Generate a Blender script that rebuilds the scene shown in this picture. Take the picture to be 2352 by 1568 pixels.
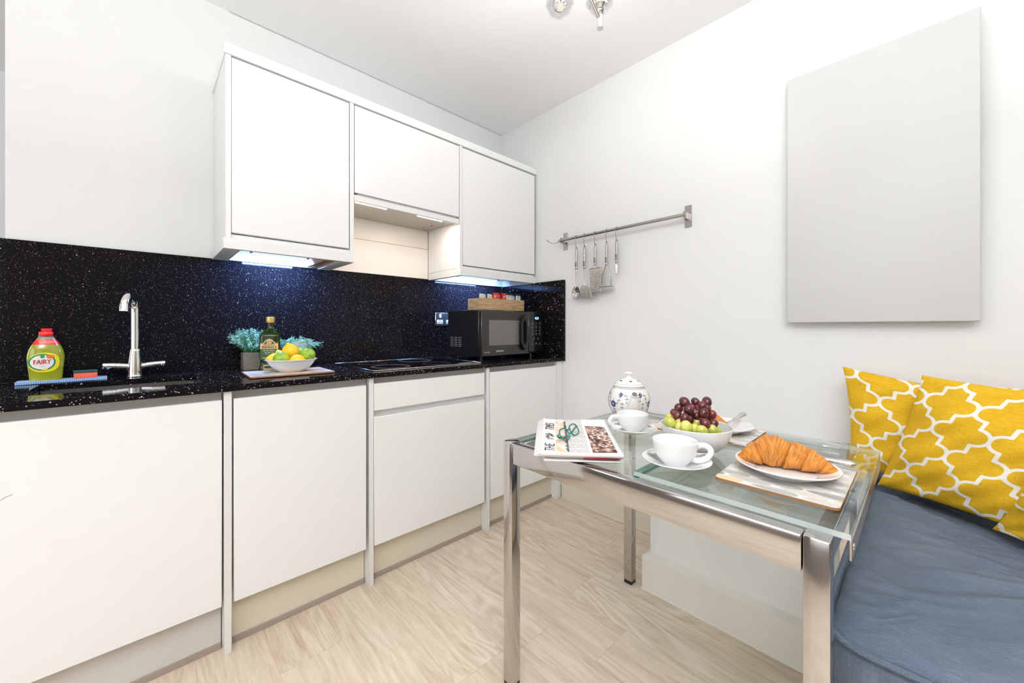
import bpy, bmesh, math, random
import numpy as np
from mathutils import Vector, Matrix
for _o in list(bpy.data.objects): bpy.data.objects.remove(_o)
SC = bpy.context.scene
C = SC.collection
R = math.radians
PI = math.pi
# ------------------------------------------------------------------ camera
FOC, VX, HY = 890.0, 2120.0, 752.0
cd = bpy.data.cameras.new('camera'); cam = bpy.data.objects.new('camera', cd); C.objects.link(cam)
cd.sensor_width = 36.0; cd.lens = FOC / 2352 * 36.0
cd.shift_y = (HY - 784.0) / 2352.0
cd.clip_start = 0.02
cam.location = (0, 0, 1.10)
cam.rotation_euler = (R(90), 0, math.atan((VX - 1176) / FOC) - R(90))
SC.camera = cam
# ------------------------------------------------------------------ world, colour
w = bpy.data.worlds.new('world'); SC.world = w; w.use_nodes = True
bg = w.node_tree.nodes['Background']; bg.inputs[0].default_value = (0.86, 0.93, 1.0, 1); bg.inputs[1].default_value = 1.0
SC.view_settings.view_transform = 'Standard'; SC.view_settings.look = 'None'
SC.view_settings.gamma = 1.0; SC.view_settings.use_curve_mapping = False
SC.view_settings.exposure = -0.14
try:
    SC.cycles.max_bounces = 10; SC.cycles.diffuse_bounces = 5; SC.cycles.transparent_max_bounces = 24
    SC.cycles.glossy_bounces = 5; SC.cycles.sample_clamp_indirect = 6.0; SC.cycles.use_denoising = True; SC.cycles.adaptive_threshold = 0.015
    SC.cycles.caustics_reflective = False; SC.cycles.caustics_refractive = False
except Exception: pass
def area(name, loc, rot, sx, sy, e, col=(1, 1, 1)):
    d = bpy.data.lights.new(name, 'AREA'); d.shape = 'RECTANGLE'; d.size = sx; d.size_y = sy; d.energy = e; d.color = col
    o = bpy.data.objects.new(name, d); C.objects.link(o); o.location = loc; o.rotation_euler = rot
    return o
# daylight fill added at two assumed windows, neither in view (one behind the camera, one in the left wall)
area('window_daylight', (-2.0, -2.30, 1.45), (R(90), 0, 0), 1.6, 1.7, 8, (0.88, 0.945, 1.0))
area('window_daylight', (-2.85, 0.1, 1.45), (R(90), 0, R(-90)), 2.4, 1.7, 40, (0.88, 0.945, 1.0))
area('window_daylight', (-2.85, 2.9, 1.5), (R(90), 0, R(-90)), .9, 1.4, 16, (0.88, 0.945, 1.0))  # added to brighten the far room; no window stands there
# uplighter added out of view behind the camera, no lamp there: bounces off the ceiling
area('uplighter', (-0.5, -0.70, 1.75), (R(180), 0, 0), .8, .8, 150, (0.94, 0.975, 1.0))
# ------------------------------------------------------------------ materials
_M = {}
def mat(name, col=(.8, .8, .8), rough=.5, metal=0., spec=.5, coat=0., em=None, es=0., bump=None, alpha=None, sheen=0., trans=0.):
    if name in _M: return _M[name]
    m = bpy.data.materials.new(name); m.use_nodes = True; nt = m.node_tree
    b = nt.nodes['Principled BSDF']
    b.inputs['Base Color'].default_value = (*col, 1); b.inputs['Roughness'].default_value = rough
    b.inputs['Metallic'].default_value = metal; b.inputs['Specular IOR Level'].default_value = spec
    b.inputs['Coat Weight'].default_value = coat; b.inputs['Coat Roughness'].default_value = .03
    if sheen: b.inputs['Sheen Weight'].default_value = sheen
    if trans: b.inputs['Transmission Weight'].default_value = trans
    if em: b.inputs['Emission Color'].default_value = (*em, 1); b.inputs['Emission Strength'].default_value = es
    # every material carries a small procedural variation
    tc = nt.nodes.new('ShaderNodeTexCoord'); n = nt.nodes.new('ShaderNodeTexNoise')
    n.inputs['Scale'].default_value = bump[0] if bump else 40; n.inputs['Detail'].default_value = 3
    nt.links.new(tc.outputs['Object'], n.inputs['Vector'])
    if bump:
        bp = nt.nodes.new('ShaderNodeBump'); bp.inputs['Strength'].default_value = bump[1]; bp.inputs['Distance'].default_value = bump[2]
        nt.links.new(n.outputs['Fac'], bp.inputs['Height']); nt.links.new(bp.outputs['Normal'], b.inputs['Normal'])
    else:
        mr = nt.nodes.new('ShaderNodeMapRange'); mr.inputs['To Min'].default_value = max(0, rough - .02); mr.inputs['To Max'].default_value = rough + .02
        nt.links.new(n.outputs['Fac'], mr.inputs['Value']); nt.links.new(mr.outputs['Result'], b.inputs['Roughness'])
    _M[name] = m
    return m
class NT:
    """tiny node graph helper"""
    def __init__(s, name, **k):
        s.m = mat(name, **k); s.t = s.m.node_tree; s.b = s.t.nodes['Principled BSDF']; s.n = s.t.nodes; s.l = s.t.links
    def node(s, kind, **k):
        n = s.n.new('ShaderNode' + kind)
        for a, v in k.items():
            if a.startswith('i_'):
                key = a[2:].replace('_', ' ')
                n.inputs[int(key) if key.isdigit() else key].default_value = v
            else: setattr(n, a, v)
        return n
    def link(s, a, b): s.l.new(a, b)
    def math(s, op, a, b=None, c=None):
        n = s.node('Math', operation=op)
        for i, v in enumerate((a, b, c)):
            if v is None: continue
            if isinstance(v, (int, float)): n.inputs[i].default_value = v
            else: s.link(v, n.inputs[i])
        return n.outputs[0]
    def mix(s, f, a, b):
        n = s.node('MixRGB')
        for i, v in enumerate((f, a, b)):
            if isinstance(v, (int, float)): n.inputs[i].default_value = v
            elif isinstance(v, tuple): n.inputs[i].default_value = (*v, 1)
            else: s.link(v, n.inputs[i])
        return n.outputs[0]
    def attr(s, name):
        return s.node('Attribute', attribute_name=name).outputs['Fac']
    def noise(s, scale, detail=3, vec=None, rough=.5, dist=0.):
        n = s.node('TexNoise'); n.inputs['Scale'].default_value = scale; n.inputs['Detail'].default_value = detail
        n.inputs['Roughness'].default_value = rough; n.inputs['Distortion'].default_value = dist
        s.link(vec if vec is not None else s.obj(), n.inputs['Vector']); return n.outputs['Fac']
    def obj(s): return s.node('TexCoord').outputs['Object']
    def scaled(s, sx, sy, sz, rot=(0, 0, 0)):
        n = s.node('Mapping'); n.inputs['Scale'].default_value = (sx, sy, sz); n.inputs['Rotation'].default_value = rot
        s.link(s.obj(), n.inputs['Vector']); return n.outputs[0]
    def step(s, v, lo, hi):
        n = s.node('MapRange', clamp=True); n.inputs['From Min'].default_value = lo; n.inputs['From Max'].default_value = hi
        s.link(v, n.inputs['Value']); return n.outputs['Result']
    def base(s, c): s.link(c, s.b.inputs['Base Color']); return s.m
    def bump(s, h, strength, dist):
        n = s.node('Bump'); n.inputs['Strength'].default_value = strength; n.inputs['Distance'].default_value = dist
        s.link(h, n.inputs['Height']); s.link(n.outputs['Normal'], s.b.inputs['Normal']); return s
def thin_glass(name, tint, gl=(1, 1, 1), ior=1.5, rough=.0, diff=None, df=0.):
    """clear see-through material: straight transmission plus a Fresnel reflection"""
    m = bpy.data.materials.new(name); m.use_nodes = True; nt = m.node_tree
    for n in list(nt.nodes): nt.nodes.remove(n)
    o = nt.nodes.new('ShaderNodeOutputMaterial'); t = nt.nodes.new('ShaderNodeBsdfTransparent'); g = nt.nodes.new('ShaderNodeBsdfGlossy')
    f = nt.nodes.new('ShaderNodeFresnel'); f.inputs[0].default_value = ior
    ge = nt.nodes.new('ShaderNodeNewGeometry'); mr = nt.nodes.new('ShaderNodeMapRange')   # same reflectance on both faces of a pane
    mr.inputs['To Min'].default_value = ior; mr.inputs['To Max'].default_value = 1 / ior
    nt.links.new(ge.outputs['Backfacing'], mr.inputs['Value']); nt.links.new(mr.outputs['Result'], f.inputs[0])
    t.inputs[0].default_value = (*tint, 1); g.inputs[0].default_value = (*gl, 1); g.inputs['Roughness'].default_value = rough
    mx = nt.nodes.new('ShaderNodeMixShader'); body = t
    if df > 0:
        d = nt.nodes.new('ShaderNodeBsdfDiffuse'); d.inputs[0].default_value = (*diff, 1)
        m2 = nt.nodes.new('ShaderNodeMixShader'); m2.inputs[0].default_value = df
        nt.links.new(t.outputs[0], m2.inputs[1]); nt.links.new(d.outputs[0], m2.inputs[2]); body = m2
    nt.links.new(f.outputs[0], mx.inputs[0]); nt.links.new(body.outputs[0], mx.inputs[1]); nt.links.new(g.outputs[0], mx.inputs[2])
    nt.links.new(mx.outputs[0], o.inputs[0])
    return m
# ------------------------------------------------------------------ mesh builder
class MB:
    def __init__(s): s.v = []; s.f = []; s.mi = []; s.cur = 0; s.attrs = {}
    def add(s, vs, fs, mi=None):
        b = len(s.v); s.v += [tuple(map(float, q)) for q in vs]; s.f += [tuple(b + i for i in f) for f in fs]
        s.mi += [s.cur if mi is None else mi] * len(fs); return s
    def box(s, x0, x1, y0, y1, z0, z1, bev=0., mi=None, seg=1):
        if x0 > x1: x0, x1 = x1, x0
        if y0 > y1: y0, y1 = y1, y0
        if z0 > z1: z0, z1 = z1, z0
        bev = min(bev, .49 * min(x1 - x0, y1 - y0, z1 - z0))
        if bev <= 0:
            return s.add([(x, y, z) for z in (z0, z1) for y in (y0, y1) for x in (x0, x1)],
                         [(0, 2, 3, 1), (4, 5, 7, 6), (0, 1, 5, 4), (2, 6, 7, 3), (0, 4, 6, 2), (1, 3, 7, 5)], mi)
        bm = bmesh.new(); bmesh.ops.create_cube(bm, size=1)
        for v in bm.verts:
            v.co = Vector(((x0 + x1) / 2 + v.co.x * (x1 - x0), (y0 + y1) / 2 + v.co.y * (y1 - y0), (z0 + z1) / 2 + v.co.z * (z1 - z0)))
        bmesh.ops.bevel(bm, geom=list(bm.edges), offset=bev, segments=seg, profile=.5, affect='EDGES')
        bm.verts.index_update(); s.add([v.co[:] for v in bm.verts], [[v.index for v in f.verts] for f in bm.faces], mi); bm.free(); return s
    def lathe(s, prof, n=32, c=(0, 0), sy=1., mi=None, cap=True, z0=0.):
        m = len(prof); vs = []
        for r, z in prof:
            for k in range(n):
                a = 2 * PI * k / n; vs.append((c[0] + r * math.cos(a), c[1] + r * sy * math.sin(a), z + z0))
        fs = [(i * n + k, i * n + (k + 1) % n, (i + 1) * n + (k + 1) % n, (i + 1) * n + k) for i in range(m - 1) for k in range(n)]
        if cap:
            if prof[0][0] > 1e-6: fs.append(tuple(range(n))[::-1])
            if prof[-1][0] > 1e-6: fs.append(tuple((m - 1) * n + k for k in range(n)))
        return s.add(vs, fs, mi)
    def tube(s, pts, r, n=10, mi=None, cap=True, closed=False, flat=None):
        P = [Vector(p) for p in pts]; m = len(P); rs = r if isinstance(r, (list, tuple)) else [r] * m
        vs = []; up = None
        for i in range(m):
            if closed: t = P[(i + 1) % m] - P[i - 1]
            else: t = P[min(i + 1, m - 1)] - P[max(i - 1, 0)]
            t.normalize()
            if up is None:
                up = Vector((0, 0, 1)) if abs(t.z) < .9 else Vector((1, 0, 0))
            a = t.cross(up)
            if a.length < 1e-6: a = t.orthogonal()
            a.normalize(); b = a.cross(t).normalized(); up = b
            for k in range(n):
                q = 2 * PI * k / n; fa = flat if flat else 1.
                vs.append(P[i] + (a * math.cos(q) + b * math.sin(q) * fa) * rs[i])
        fs = [(i * n + k, i * n + (k + 1) % n, ((i + 1) % m) * n + (k + 1) % n, ((i + 1) % m) * n + k) for i in range(m if closed else m - 1) for k in range(n)]
        if cap and not closed: fs += [tuple(range(n))[::-1], tuple((m - 1) * n + k for k in range(n))]
        return s.add(vs, fs, mi)
    def cyl(s, a, b, r, n=16, mi=None): return s.tube([a, b], r, n, mi)
    def grid(s, fn, nu, nv, mi=None, flip=False):
        vs = [fn(i / nu, j / nv) for j in range(nv + 1) for i in range(nu + 1)]; W = nu + 1
        fs = [(j * W + i, j * W + i + 1, (j + 1) * W + i + 1, (j + 1) * W + i) for j in range(nv) for i in range(nu)]
        if flip: fs = [f[::-1] for f in fs]
        return s.add(vs, fs, mi)
    def prism(s, poly, z0, z1, mi=None, fn=None):
        n = len(poly); vs = [(x, y, z0) for x, y in poly] + [(x, y, z1) for x, y in poly]
        if fn: vs = [fn(q) for q in vs]
        return s.add(vs, [tuple(range(n))[::-1], tuple(range(n, 2 * n))] + [(i, (i + 1) % n, n + (i + 1) % n, n + i) for i in range(n)], mi)
    def sphere(s, c, r, n=16, m=10, mi=None, sc=(1, 1, 1), rot=None):
        vs = [(0, 0, -1)]; 
        for i in range(1, m):
            p = -PI / 2 + PI * i / m
            for k in range(n): vs.append((math.cos(p) * math.cos(2 * PI * k / n), math.cos(p) * math.sin(2 * PI * k / n), math.sin(p)))
        vs.append((0, 0, 1)); L = len(vs) - 1
        fs = [(0, 1 + (k + 1) % n, 1 + k) for k in range(n)]
        fs += [(1 + i * n + k, 1 + i * n + (k + 1) % n, 1 + (i + 1) * n + (k + 1) % n, 1 + (i + 1) * n + k) for i in range(m - 2) for k in range(n)]
        b = 1 + (m - 2) * n; fs += [(b + k, b + (k + 1) % n, L) for k in range(n)]
        out = []
        for v in vs:
            q = Vector((v[0] * r * sc[0], v[1] * r * sc[1], v[2] * r * sc[2]))
            if rot is not None: q = rot @ q
            out.append((q.x + c[0], q.y + c[1], q.z + c[2]))
        return s.add(out, fs, mi)
    def text(s, txt, size, fn, sx=1., depth=0., mi=None, align='CENTER', shear=0.):
        """flat lettering; fn maps the text plane (x, y) to a point"""
        cu = bpy.data.curves.new('t', 'FONT'); cu.body = txt; cu.size = size; cu.align_x = align; cu.align_y = 'CENTER'; cu.resolution_u = 3; cu.shear = shear
        o = bpy.data.objects.new('t', cu); C.objects.link(o); bpy.context.view_layer.update()
        dg = bpy.context.evaluated_depsgraph_get(); me = bpy.data.meshes.new_from_object(o.evaluated_get(dg))
        vs = [fn(v.co.x * sx, v.co.y) for v in me.vertices]; fs = [tuple(p.vertices) for p in me.polygons]
        bpy.data.objects.remove(o); bpy.data.curves.remove(cu); bpy.data.meshes.remove(me)
        return s.add(vs, fs, mi)
    def xf(s, M):
        s.v = [tuple(M @ Vector(v)) for v in s.v]; return s
    def build(s, name, mats, parent=None, smooth=True, ang=40, label=None, kind=None, solid=0., sub=0):
        me = bpy.data.meshes.new(name); me.from_pydata(s.v, [], s.f)
        if not isinstance(mats, (list, tuple)): mats = [mats]
        for m in mats: me.materials.append(m)
        if len(mats) > 1: me.polygons.foreach_set('material_index', s.mi)
        for k, a in s.attrs.items():
            at = me.attributes.new(k, 'FLOAT', 'POINT'); at.data.foreach_set('value', np.asarray(a, dtype=np.float32))
        me.validate(clean_customdata=False)
        if smooth:
            me.polygons.foreach_set('use_smooth', [True] * len(me.polygons)); me.set_sharp_from_angle(angle=R(ang))
        me.update()
        o = bpy.data.objects.new(name, me); C.objects.link(o)
        if parent: o.parent = parent
        if label: o['label'] = label
        if kind: o['kind'] = kind
        if solid: md = o.modifiers.new('s', 'SOLIDIFY'); md.thickness = solid; md.offset = -1
        if sub: md = o.modifiers.new('d', 'SUBSURF'); md.levels = sub; md.render_levels = sub
        return o
def thing(name, label, cat, loc=(0, 0, 0), rz=0., group=None):
    o = bpy.data.objects.new(name, None); C.objects.link(o); o.empty_display_size = .05
    o.location = loc; o.rotation_euler = (0, 0, rz); o['label'] = label; o['category'] = cat
    if group: o['group'] = group
    return o
def tag(o, label, cat, group=None):
    o['label'] = label; o['category'] = cat
    if group: o['group'] = group
    return o
def struct(o): o['kind'] = 'structure'; return o
def dup(root, loc, rz, label=None):
    r = root.copy(); C.objects.link(r); r.location = loc; r.rotation_euler = (0, 0, rz)
    if label: r['label'] = label
    for ch in list(root.children):
        c = ch.copy(); C.objects.link(c); c.parent = r
        for g in list(ch.children):
            d = g.copy(); C.objects.link(d); d.parent = c
    return r
def arc(cx, cy, r, a0, a1, n): return [(cx + r * math.cos(a0 + (a1 - a0) * i / n), cy + r * math.sin(a0 + (a1 - a0) * i / n)) for i in range(n + 1)]
def smooth_prof(pts, k=6):
    """Catmull-Rom through profile points"""
    P = [pts[0]] + list(pts) + [pts[-1]]; out = []
    for i in range(1, len(P) - 2):
        for j in range(k):
            t = j / k; a, b, c, d = [np.array(q, float) for q in P[i - 1:i + 3]]
            out.append(tuple(.5 * ((2 * b) + (-a + c) * t + (2 * a - 5 * b + 4 * c - d) * t * t + (-a + 3 * b - 3 * c + d) * t ** 3)))
    out.append(tuple(pts[-1])); return out
def smooth_path(pts, k=6): return smooth_prof(pts, k)
# shared materials
WALL = mat('wall_paint', (.76, .757, .752), .6, spec=.25, bump=(90, .06, .002))
CEIL = mat('ceiling_paint', (.88, .88, .88), .7, spec=.2, bump=(60, .05, .002))
WHITE = mat('white_gloss_lacquer', (.84, .84, .84), .12, spec=.5)
WHITEM = mat('white_board', (.80, .80, .79), .35, spec=.4)
BASEW = mat('white_lacquer_base_doors', (.83, .828, .82), .16, spec=.45)
RECESS = mat('recess_rail_grey', (.50, .475, .44), .45)
CREAM = mat('cream_plinth', (.68, .62, .50), .45)
CHROME = mat('chrome', (.80, .79, .78), .05, 1.)
STEEL = mat('brushed_steel', (.62, .60, .57), .22, 1.)
CERAM = mat('white_ceramic', (.84, .84, .84), .08, spec=.5, coat=.4)
BLACKP = mat('black_plastic', (.012, .012, .013), .25)
DARK = mat('dark_gap', (.02, .018, .015), .6)
# ================================================================== ROOM
def floor_mat():
    g = NT('oak_laminate', rough=.42, spec=.35)
    o = g.obj(); sep = g.node('SeparateXYZ'); g.link(o, sep.inputs[0]); X, Y = sep.outputs[0], sep.outputs[1]
    xr = g.math('DIVIDE', g.math('ADD', X, 10.06), .192); row = g.math('FLOOR', xr); fx = g.math('FRACT', xr)
    wn = g.node('TexWhiteNoise', noise_dimensions='1D'); g.link(row, wn.inputs['W'])
    yr = g.math('DIVIDE', g.math('ADD', Y, g.math('MULTIPLY', wn.outputs['Value'], 5.)), 1.28); col = g.math('FLOOR', yr); fy = g.math('FRACT', yr)
    wn2 = g.node('TexWhiteNoise', noise_dimensions='2D'); cb = g.node('CombineXYZ'); g.link(row, cb.inputs[0]); g.link(col, cb.inputs[1]); g.link(cb.outputs[0], wn2.inputs['Vector'])
    rnd = wn2.outputs['Value']
    ex = g.math('MULTIPLY', g.math('MINIMUM', fx, g.math('SUBTRACT', 1., fx)), .192)
    ey = g.math('MULTIPLY', g.math('MINIMUM', fy, g.math('SUBTRACT', 1., fy)), 1.28)
    seam = g.step(g.math('MINIMUM', ex, ey), .0004, .0013)
    # per plank shifted coordinates
    v = g.node('CombineXYZ'); g.link(g.math('ADD', X, g.math('MULTIPLY', rnd, 7.)), v.inputs[0]); g.link(g.math('ADD', Y, g.math('MULTIPLY', rnd, 13.)), v.inputs[1]); g.link(row, v.inputs[2])
    def mapv(sx, sy):
        n = g.node('Mapping'); n.inputs['Scale'].default_value = (sx, sy, 1); g.link(v.outputs[0], n.inputs['Vector']); return n.outputs[0]
    big = g.noise(1., 2, mapv(5.5, 1.1), .5, .6)
    rings = g.math('SINE', g.math('MULTIPLY', big, 95.))
    ringv = g.math('MULTIPLY', g.step(rings, -.6, 1.), g.step(g.noise(1., 2, mapv(2.2, 1.3)), .42, .66))
    fine = g.noise(1., 5, mapv(150., 9.), .65)
    med = g.noise(1., 4, mapv(28., 2.2), .6, 1.2)
    c = g.mix(g.step(med, .34, .66), (.44, .335, .24), (.69, .58, .46))
    c = g.mix(g.math('MULTIPLY', g.step(fine, .38, .66), .5), c, (.74, .645, .53))
    c = g.mix(g.math('MULTIPLY', ringv, .75), c, (.80, .71, .60))
    c = g.mix(g.math('MULTIPLY', rnd, .35), c, (.69, .57, .45))
    c = g.mix(seam, g.mix(.55, c, (.36, .27, .19)), c)
    g.base(c); g.bump(fine, .12, .001); return g.m
FLOOR = floor_mat()
def quartz():
    g = NT('black_sparkle_quartz', rough=.07, spec=.08)
    o = g.obj()
    def specks(scale, frac, size):
        v = g.node('TexVoronoi'); v.inputs['Scale'].default_value = scale; g.link(o, v.inputs['Vector'])
        s = g.node('SeparateColor'); g.link(v.outputs['Color'], s.inputs[0])
        keep = g.step(s.outputs[0], 1 - frac, 1 - frac + .001); rr = g.math('MULTIPLY', s.outputs[1], size)
        hit = g.math('LESS_THAN', v.outputs['Distance'], rr)
        return g.math('MULTIPLY', g.math('MULTIPLY', keep, hit), g.math('ADD', .25, s.outputs[2])), s.outputs[1]
    a, ta = specks(120, .12, .37); b, tb = specks(260, .34, .46); 
    fine = g.noise(700, 2, rough=.7)
    c = g.mix(g.step(fine, .44, .64), (.003, .0025, .003), (.016, .013, .016))
    c = g.mix(g.math('MULTIPLY', b, .7), c, (.60, .55, .48))
    c = g.mix(a, c, (.95, .88, .80))
    g.base(c); return g.m
QUARTZ = quartz()
struct(MB().box(-2.9, 1.97, -2.4, 3.6, -.05, 0).build('floor', FLOOR, smooth=False))
struct(MB().box(-2.9, 2.07, -2.4, 3.6, 2.56, 2.62).build('ceiling', CEIL, smooth=False))
struct(MB().box(-.36, 1.97, 2.20, 2.34, 0, 2.56).build('wall_back', WALL, smooth=False))
struct(MB().box(1.97, 2.07, -2.4, 3.6, 0, 2.56).build('wall_right', WALL, smooth=False))
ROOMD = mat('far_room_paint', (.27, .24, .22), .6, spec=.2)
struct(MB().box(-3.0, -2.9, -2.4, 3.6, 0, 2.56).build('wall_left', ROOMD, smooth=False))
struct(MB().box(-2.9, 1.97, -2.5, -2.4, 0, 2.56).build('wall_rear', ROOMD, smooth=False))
struct(MB().box(-2.9, 1.97, 3.6, 3.7, 0, 2.56).build('wall_far', mat('far_white_paint', (.86, .87, .88), .5), smooth=False))
def window(n, M, h=1.3):
    b = MB(); i = h - .08
    for x0, x1, z0, z1 in ((-h, -i, .5, 2.4), (i, h, .5, 2.4), (-i, i, .5, .58), (-i, i, 2.32, 2.4), (-.03, .03, .58, 2.32)):
        b.box(x0, x1, 0, .06, z0, z1, .004)
    b.xf(M); o = struct(b.build('window_%d' % n, WHITEM))
    p = MB().box(-i, i, .02, .028, .58, 2.32).xf(M); p.build('pane', thin_glass('window_glass', (.97, .98, .98)), o)
window(1, Matrix.Translation((-2.0, -2.40, 0)), .88)  # both windows are assumed, out of view, to carry the daylight fill
window(2, Matrix.Translation((-2.90, .1, 0)) @ Matrix.Rotation(R(-90), 4, 'Z'))
# skirting and the boxed-in ledge under the table
SK = mat('skirting_cream', (.72, .67, .56), .4, bump=(30, .05, .002))
BOXW = mat('boxing_paint', (.82, .81, .79), .5, bump=(50, .05, .002))
b = MB().box(1.952, 1.97, .80, 1.606, 0, .125, .004).box(1.945, 1.953, .80, 1.606, 0, .006, .001)
struct(b.build('baseboard_right', SK))
b = MB().box(1.553, 1.97, .135, .795, .13, .60, .003)
struct(b.build('trim_1', BOXW))
b = MB(); b.add([(1.523, .814, 0), (1.523, .815, .138), (1.553, .795, .150), (1.553, .795, 0), (1.523, .135, 0), (1.523, .135, .138), (1.553, .135, .150), (1.553, .135, 0),
                 (1.97, .814, 0), (1.97, .815, .138), (1.97, .795, .150)],
                [(0, 4, 5, 1), (1, 5, 6, 2), (0, 1, 9, 8), (1, 2, 10, 9), (4, 7, 6, 5)])
b.box(1.516, 1.524, .135, .818, 0, .005, .001, 0)
struct(b.build('baseboard_ledge', mat('skirting_stained', (.78, .75, .68), .4, bump=(14, .1, .003)), smooth=False))
# thin cracked line where the walls meet the ceiling
rnd = random.Random(3)
pts = [(x, 2.1985, 2.5585 + rnd.uniform(-.0012, .0008)) for x in np.linspace(.28, 1.965, 60)]
struct(MB().tube(pts, .0011, 5).build('trim_2', mat('ceiling_crack', (.42, .41, .40), .8)))
# something blue and white in the far room, seen past the end of the wall
t = thing('sideboard', 'white sideboard seen past the left end of the kitchen wall', 'sideboard', (-.75, 3.25, 0))
MB().box(-.4, .4, -.2, .2, .06, .84, .006).build('body', WHITEM, t); MB().box(-.38, .38, -.18, .18, 0, .06, .002).build('plinth', CREAM, t)
t = thing('cushion', 'blue cushion beyond the left end of the black worktop', 'cushion', (-.55, 3.2, .84))
MB().sphere((0, 0, .075), .17, 24, 14, sc=(1, .6, .44)).build('cover', mat('blue_cover', (.02, .17, .42), .8), t)

# ================================================================== BASE CABINETS
YF = 1.604
def base_unit(x0, x1, label, door, post, drawer=None, plinth=CREAM):
    t = thing('base_cabinet', label, 'cabinet', ((x0 + x1) / 2, 1.85, 0), 0, 'base cabinets'); X = (x0 + x1) / 2; Y = 1.85
    def L(b): return b.xf(Matrix.Translation((-X, -Y, 0)))
    b = MB().box(x0, x1, 1.645, 2.17, .165, .876 if drawer or x0 > .2 else .73); L(b).build('carcass', WHITEM, t)
    b = MB().box(x0 + .001, x1 - .001, 1.632, 1.645, .848, .884); L(b).build('grip_rail', RECESS, t)
    b = MB().box(door[0], door[1], YF, YF + .02, .168, .858 if not drawer else .717, .002); L(b).build('door', BASEW, t)
    if drawer:
        b = MB().box(door[0], door[1], YF, YF + .02, .744, .860, .002); L(b).build('drawer', BASEW, t)
        b = MB().box(x0 + .001, x1 - .001, 1.630, 1.645, .70, .76); L(b).build('drawer_grip_rail', WHITEM, t)
    b = MB().box(x0, x1, 1.655, 1.671, .02, .165, .001); L(b).build('plinth', plinth, t)
    b = MB().box(x0, x1, 1.650, 1.671, .0, .021, .001); L(b).build('plinth_seal', mat('seal_strip', (.34, .27, .23), .4), t)
    if post:
        b = MB().box(post[0], post[1], post[2], 2.16, 0, .885, .0015); L(b).build('side_panel', mat('side_panel_white', (.74, .73, .71), .3), t)
    return t
base_unit(-.365, .186, 'widest visible white base cabinet under the sink with a scuffed door', (-.363, .183), (.188, .210, YF), plinth=mat('grey_plinth', (.60, .575, .54), .45))
base_unit(.211, .683, 'narrow white base cabinet below the chopping board and fruit bowl', (.215, .672), (.685, .705, 1.607))
base_unit(.706, 1.328, 'white base cabinet with a top drawer below the hob', (.7065, 1.312), (1.329, 1.350, 1.607), drawer=True)
t = base_unit(1.351, 1.965, 'white base cabinet in the corner below the microwave', (1.354, 1.902), None)
MB().box(1.908 - 1.658, 1.932 - 1.658, YF + .004 - 1.85, 1.66 - 1.85, 0, .884, .001).build('filler_strip', BASEW, t)
MB().box(1.934 - 1.658, 1.968 - 1.658, 1.612 - 1.85, 1.66 - 1.85, 0, .884, .001).build('filler_strip', BASEW, t)
MB().tube([(-.27, YF - .0003, .662), (-.262, YF - .0003, .668), (-.25, YF - .0003, .672)], .0006, 4).xf(Matrix.Translation((.0895, -1.85, 0))).build('scuff_mark', mat('scuff', (.2, .19, .18), .8), bpy.data.objects['base_cabinet'])
# worktop with a sink cut-out
t = thing('worktop', 'long glossy black speckled stone worktop on the base cabinets', 'worktop', (.79, 1.89, .886))
def LW(b): return b.xf(Matrix.Translation((-.79, -1.89, -.886)))
Z0, Z1 = .886, .907; SX0, SX1, SY0, SY1 = -.262, .142, 1.735, 2.045
b = MB().box(-.372, SX0, 1.594, 2.186, Z0, Z1).box(SX1, 1.949, 1.594, 2.186, Z0, Z1).box(SX0, SX1, 1.594, SY0, Z0, Z1).box(SX0, SX1, SY1, 2.186, Z0, Z1)
LW(b).build('slab', QUARTZ, t, smooth=False)
b = MB()
for i in range(5): b.box(.165, .50, 1.80 + i * .042, 1.805 + i * .042, Z1, Z1 + .0018, .0008)
LW(b).build('drainer_groove', QUARTZ, t)
b = MB(); b.box(SX0 - .004, SX0 + .0, SY0, SY1, .74, Z0); b.box(SX1, SX1 + .004, SY0, SY1, .74, Z0)
b.box(SX0, SX1, SY0 - .004, SY0, .74, Z0); b.box(SX0, SX1, SY1, SY1 + .004, .74, Z0); b.box(SX0, SX1, SY0, SY1, .736, .74)
b.tube([(SX0 + .012, SY1 - .012, .742), (SX0 + .012, SY1 - .012, Z0)], .012, 12).tube([(SX1 - .012, SY1 - .012, .742), (SX1 - .012, SY1 - .012, Z0)], .012, 12)
b.lathe([(.0, .7415), (.038, .7415), (.042, .745), (.045, .741)], 24, ((SX0 + SX1) / 2, (SY0 + SY1) / 2), cap=False)
tag(b.build('sink', STEEL), 'undermounted stainless steel sink sunk in the black worktop', 'sink')
# splashback
b = MB().box(-.372, 1.95, 2.186, 2.1995, Z1, 1.410, .0015)
tag(b.build('splashback', QUARTZ), 'long black speckled stone splashback behind the tap and hob', 'splashback')
b = MB().box(1.951, 1.9695, 1.585, 2.185, .886, 1.408, .0015)
tag(b.build('splashback', QUARTZ), 'short black speckled stone side panel on the right wall beside the microwave', 'splashback')
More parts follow.
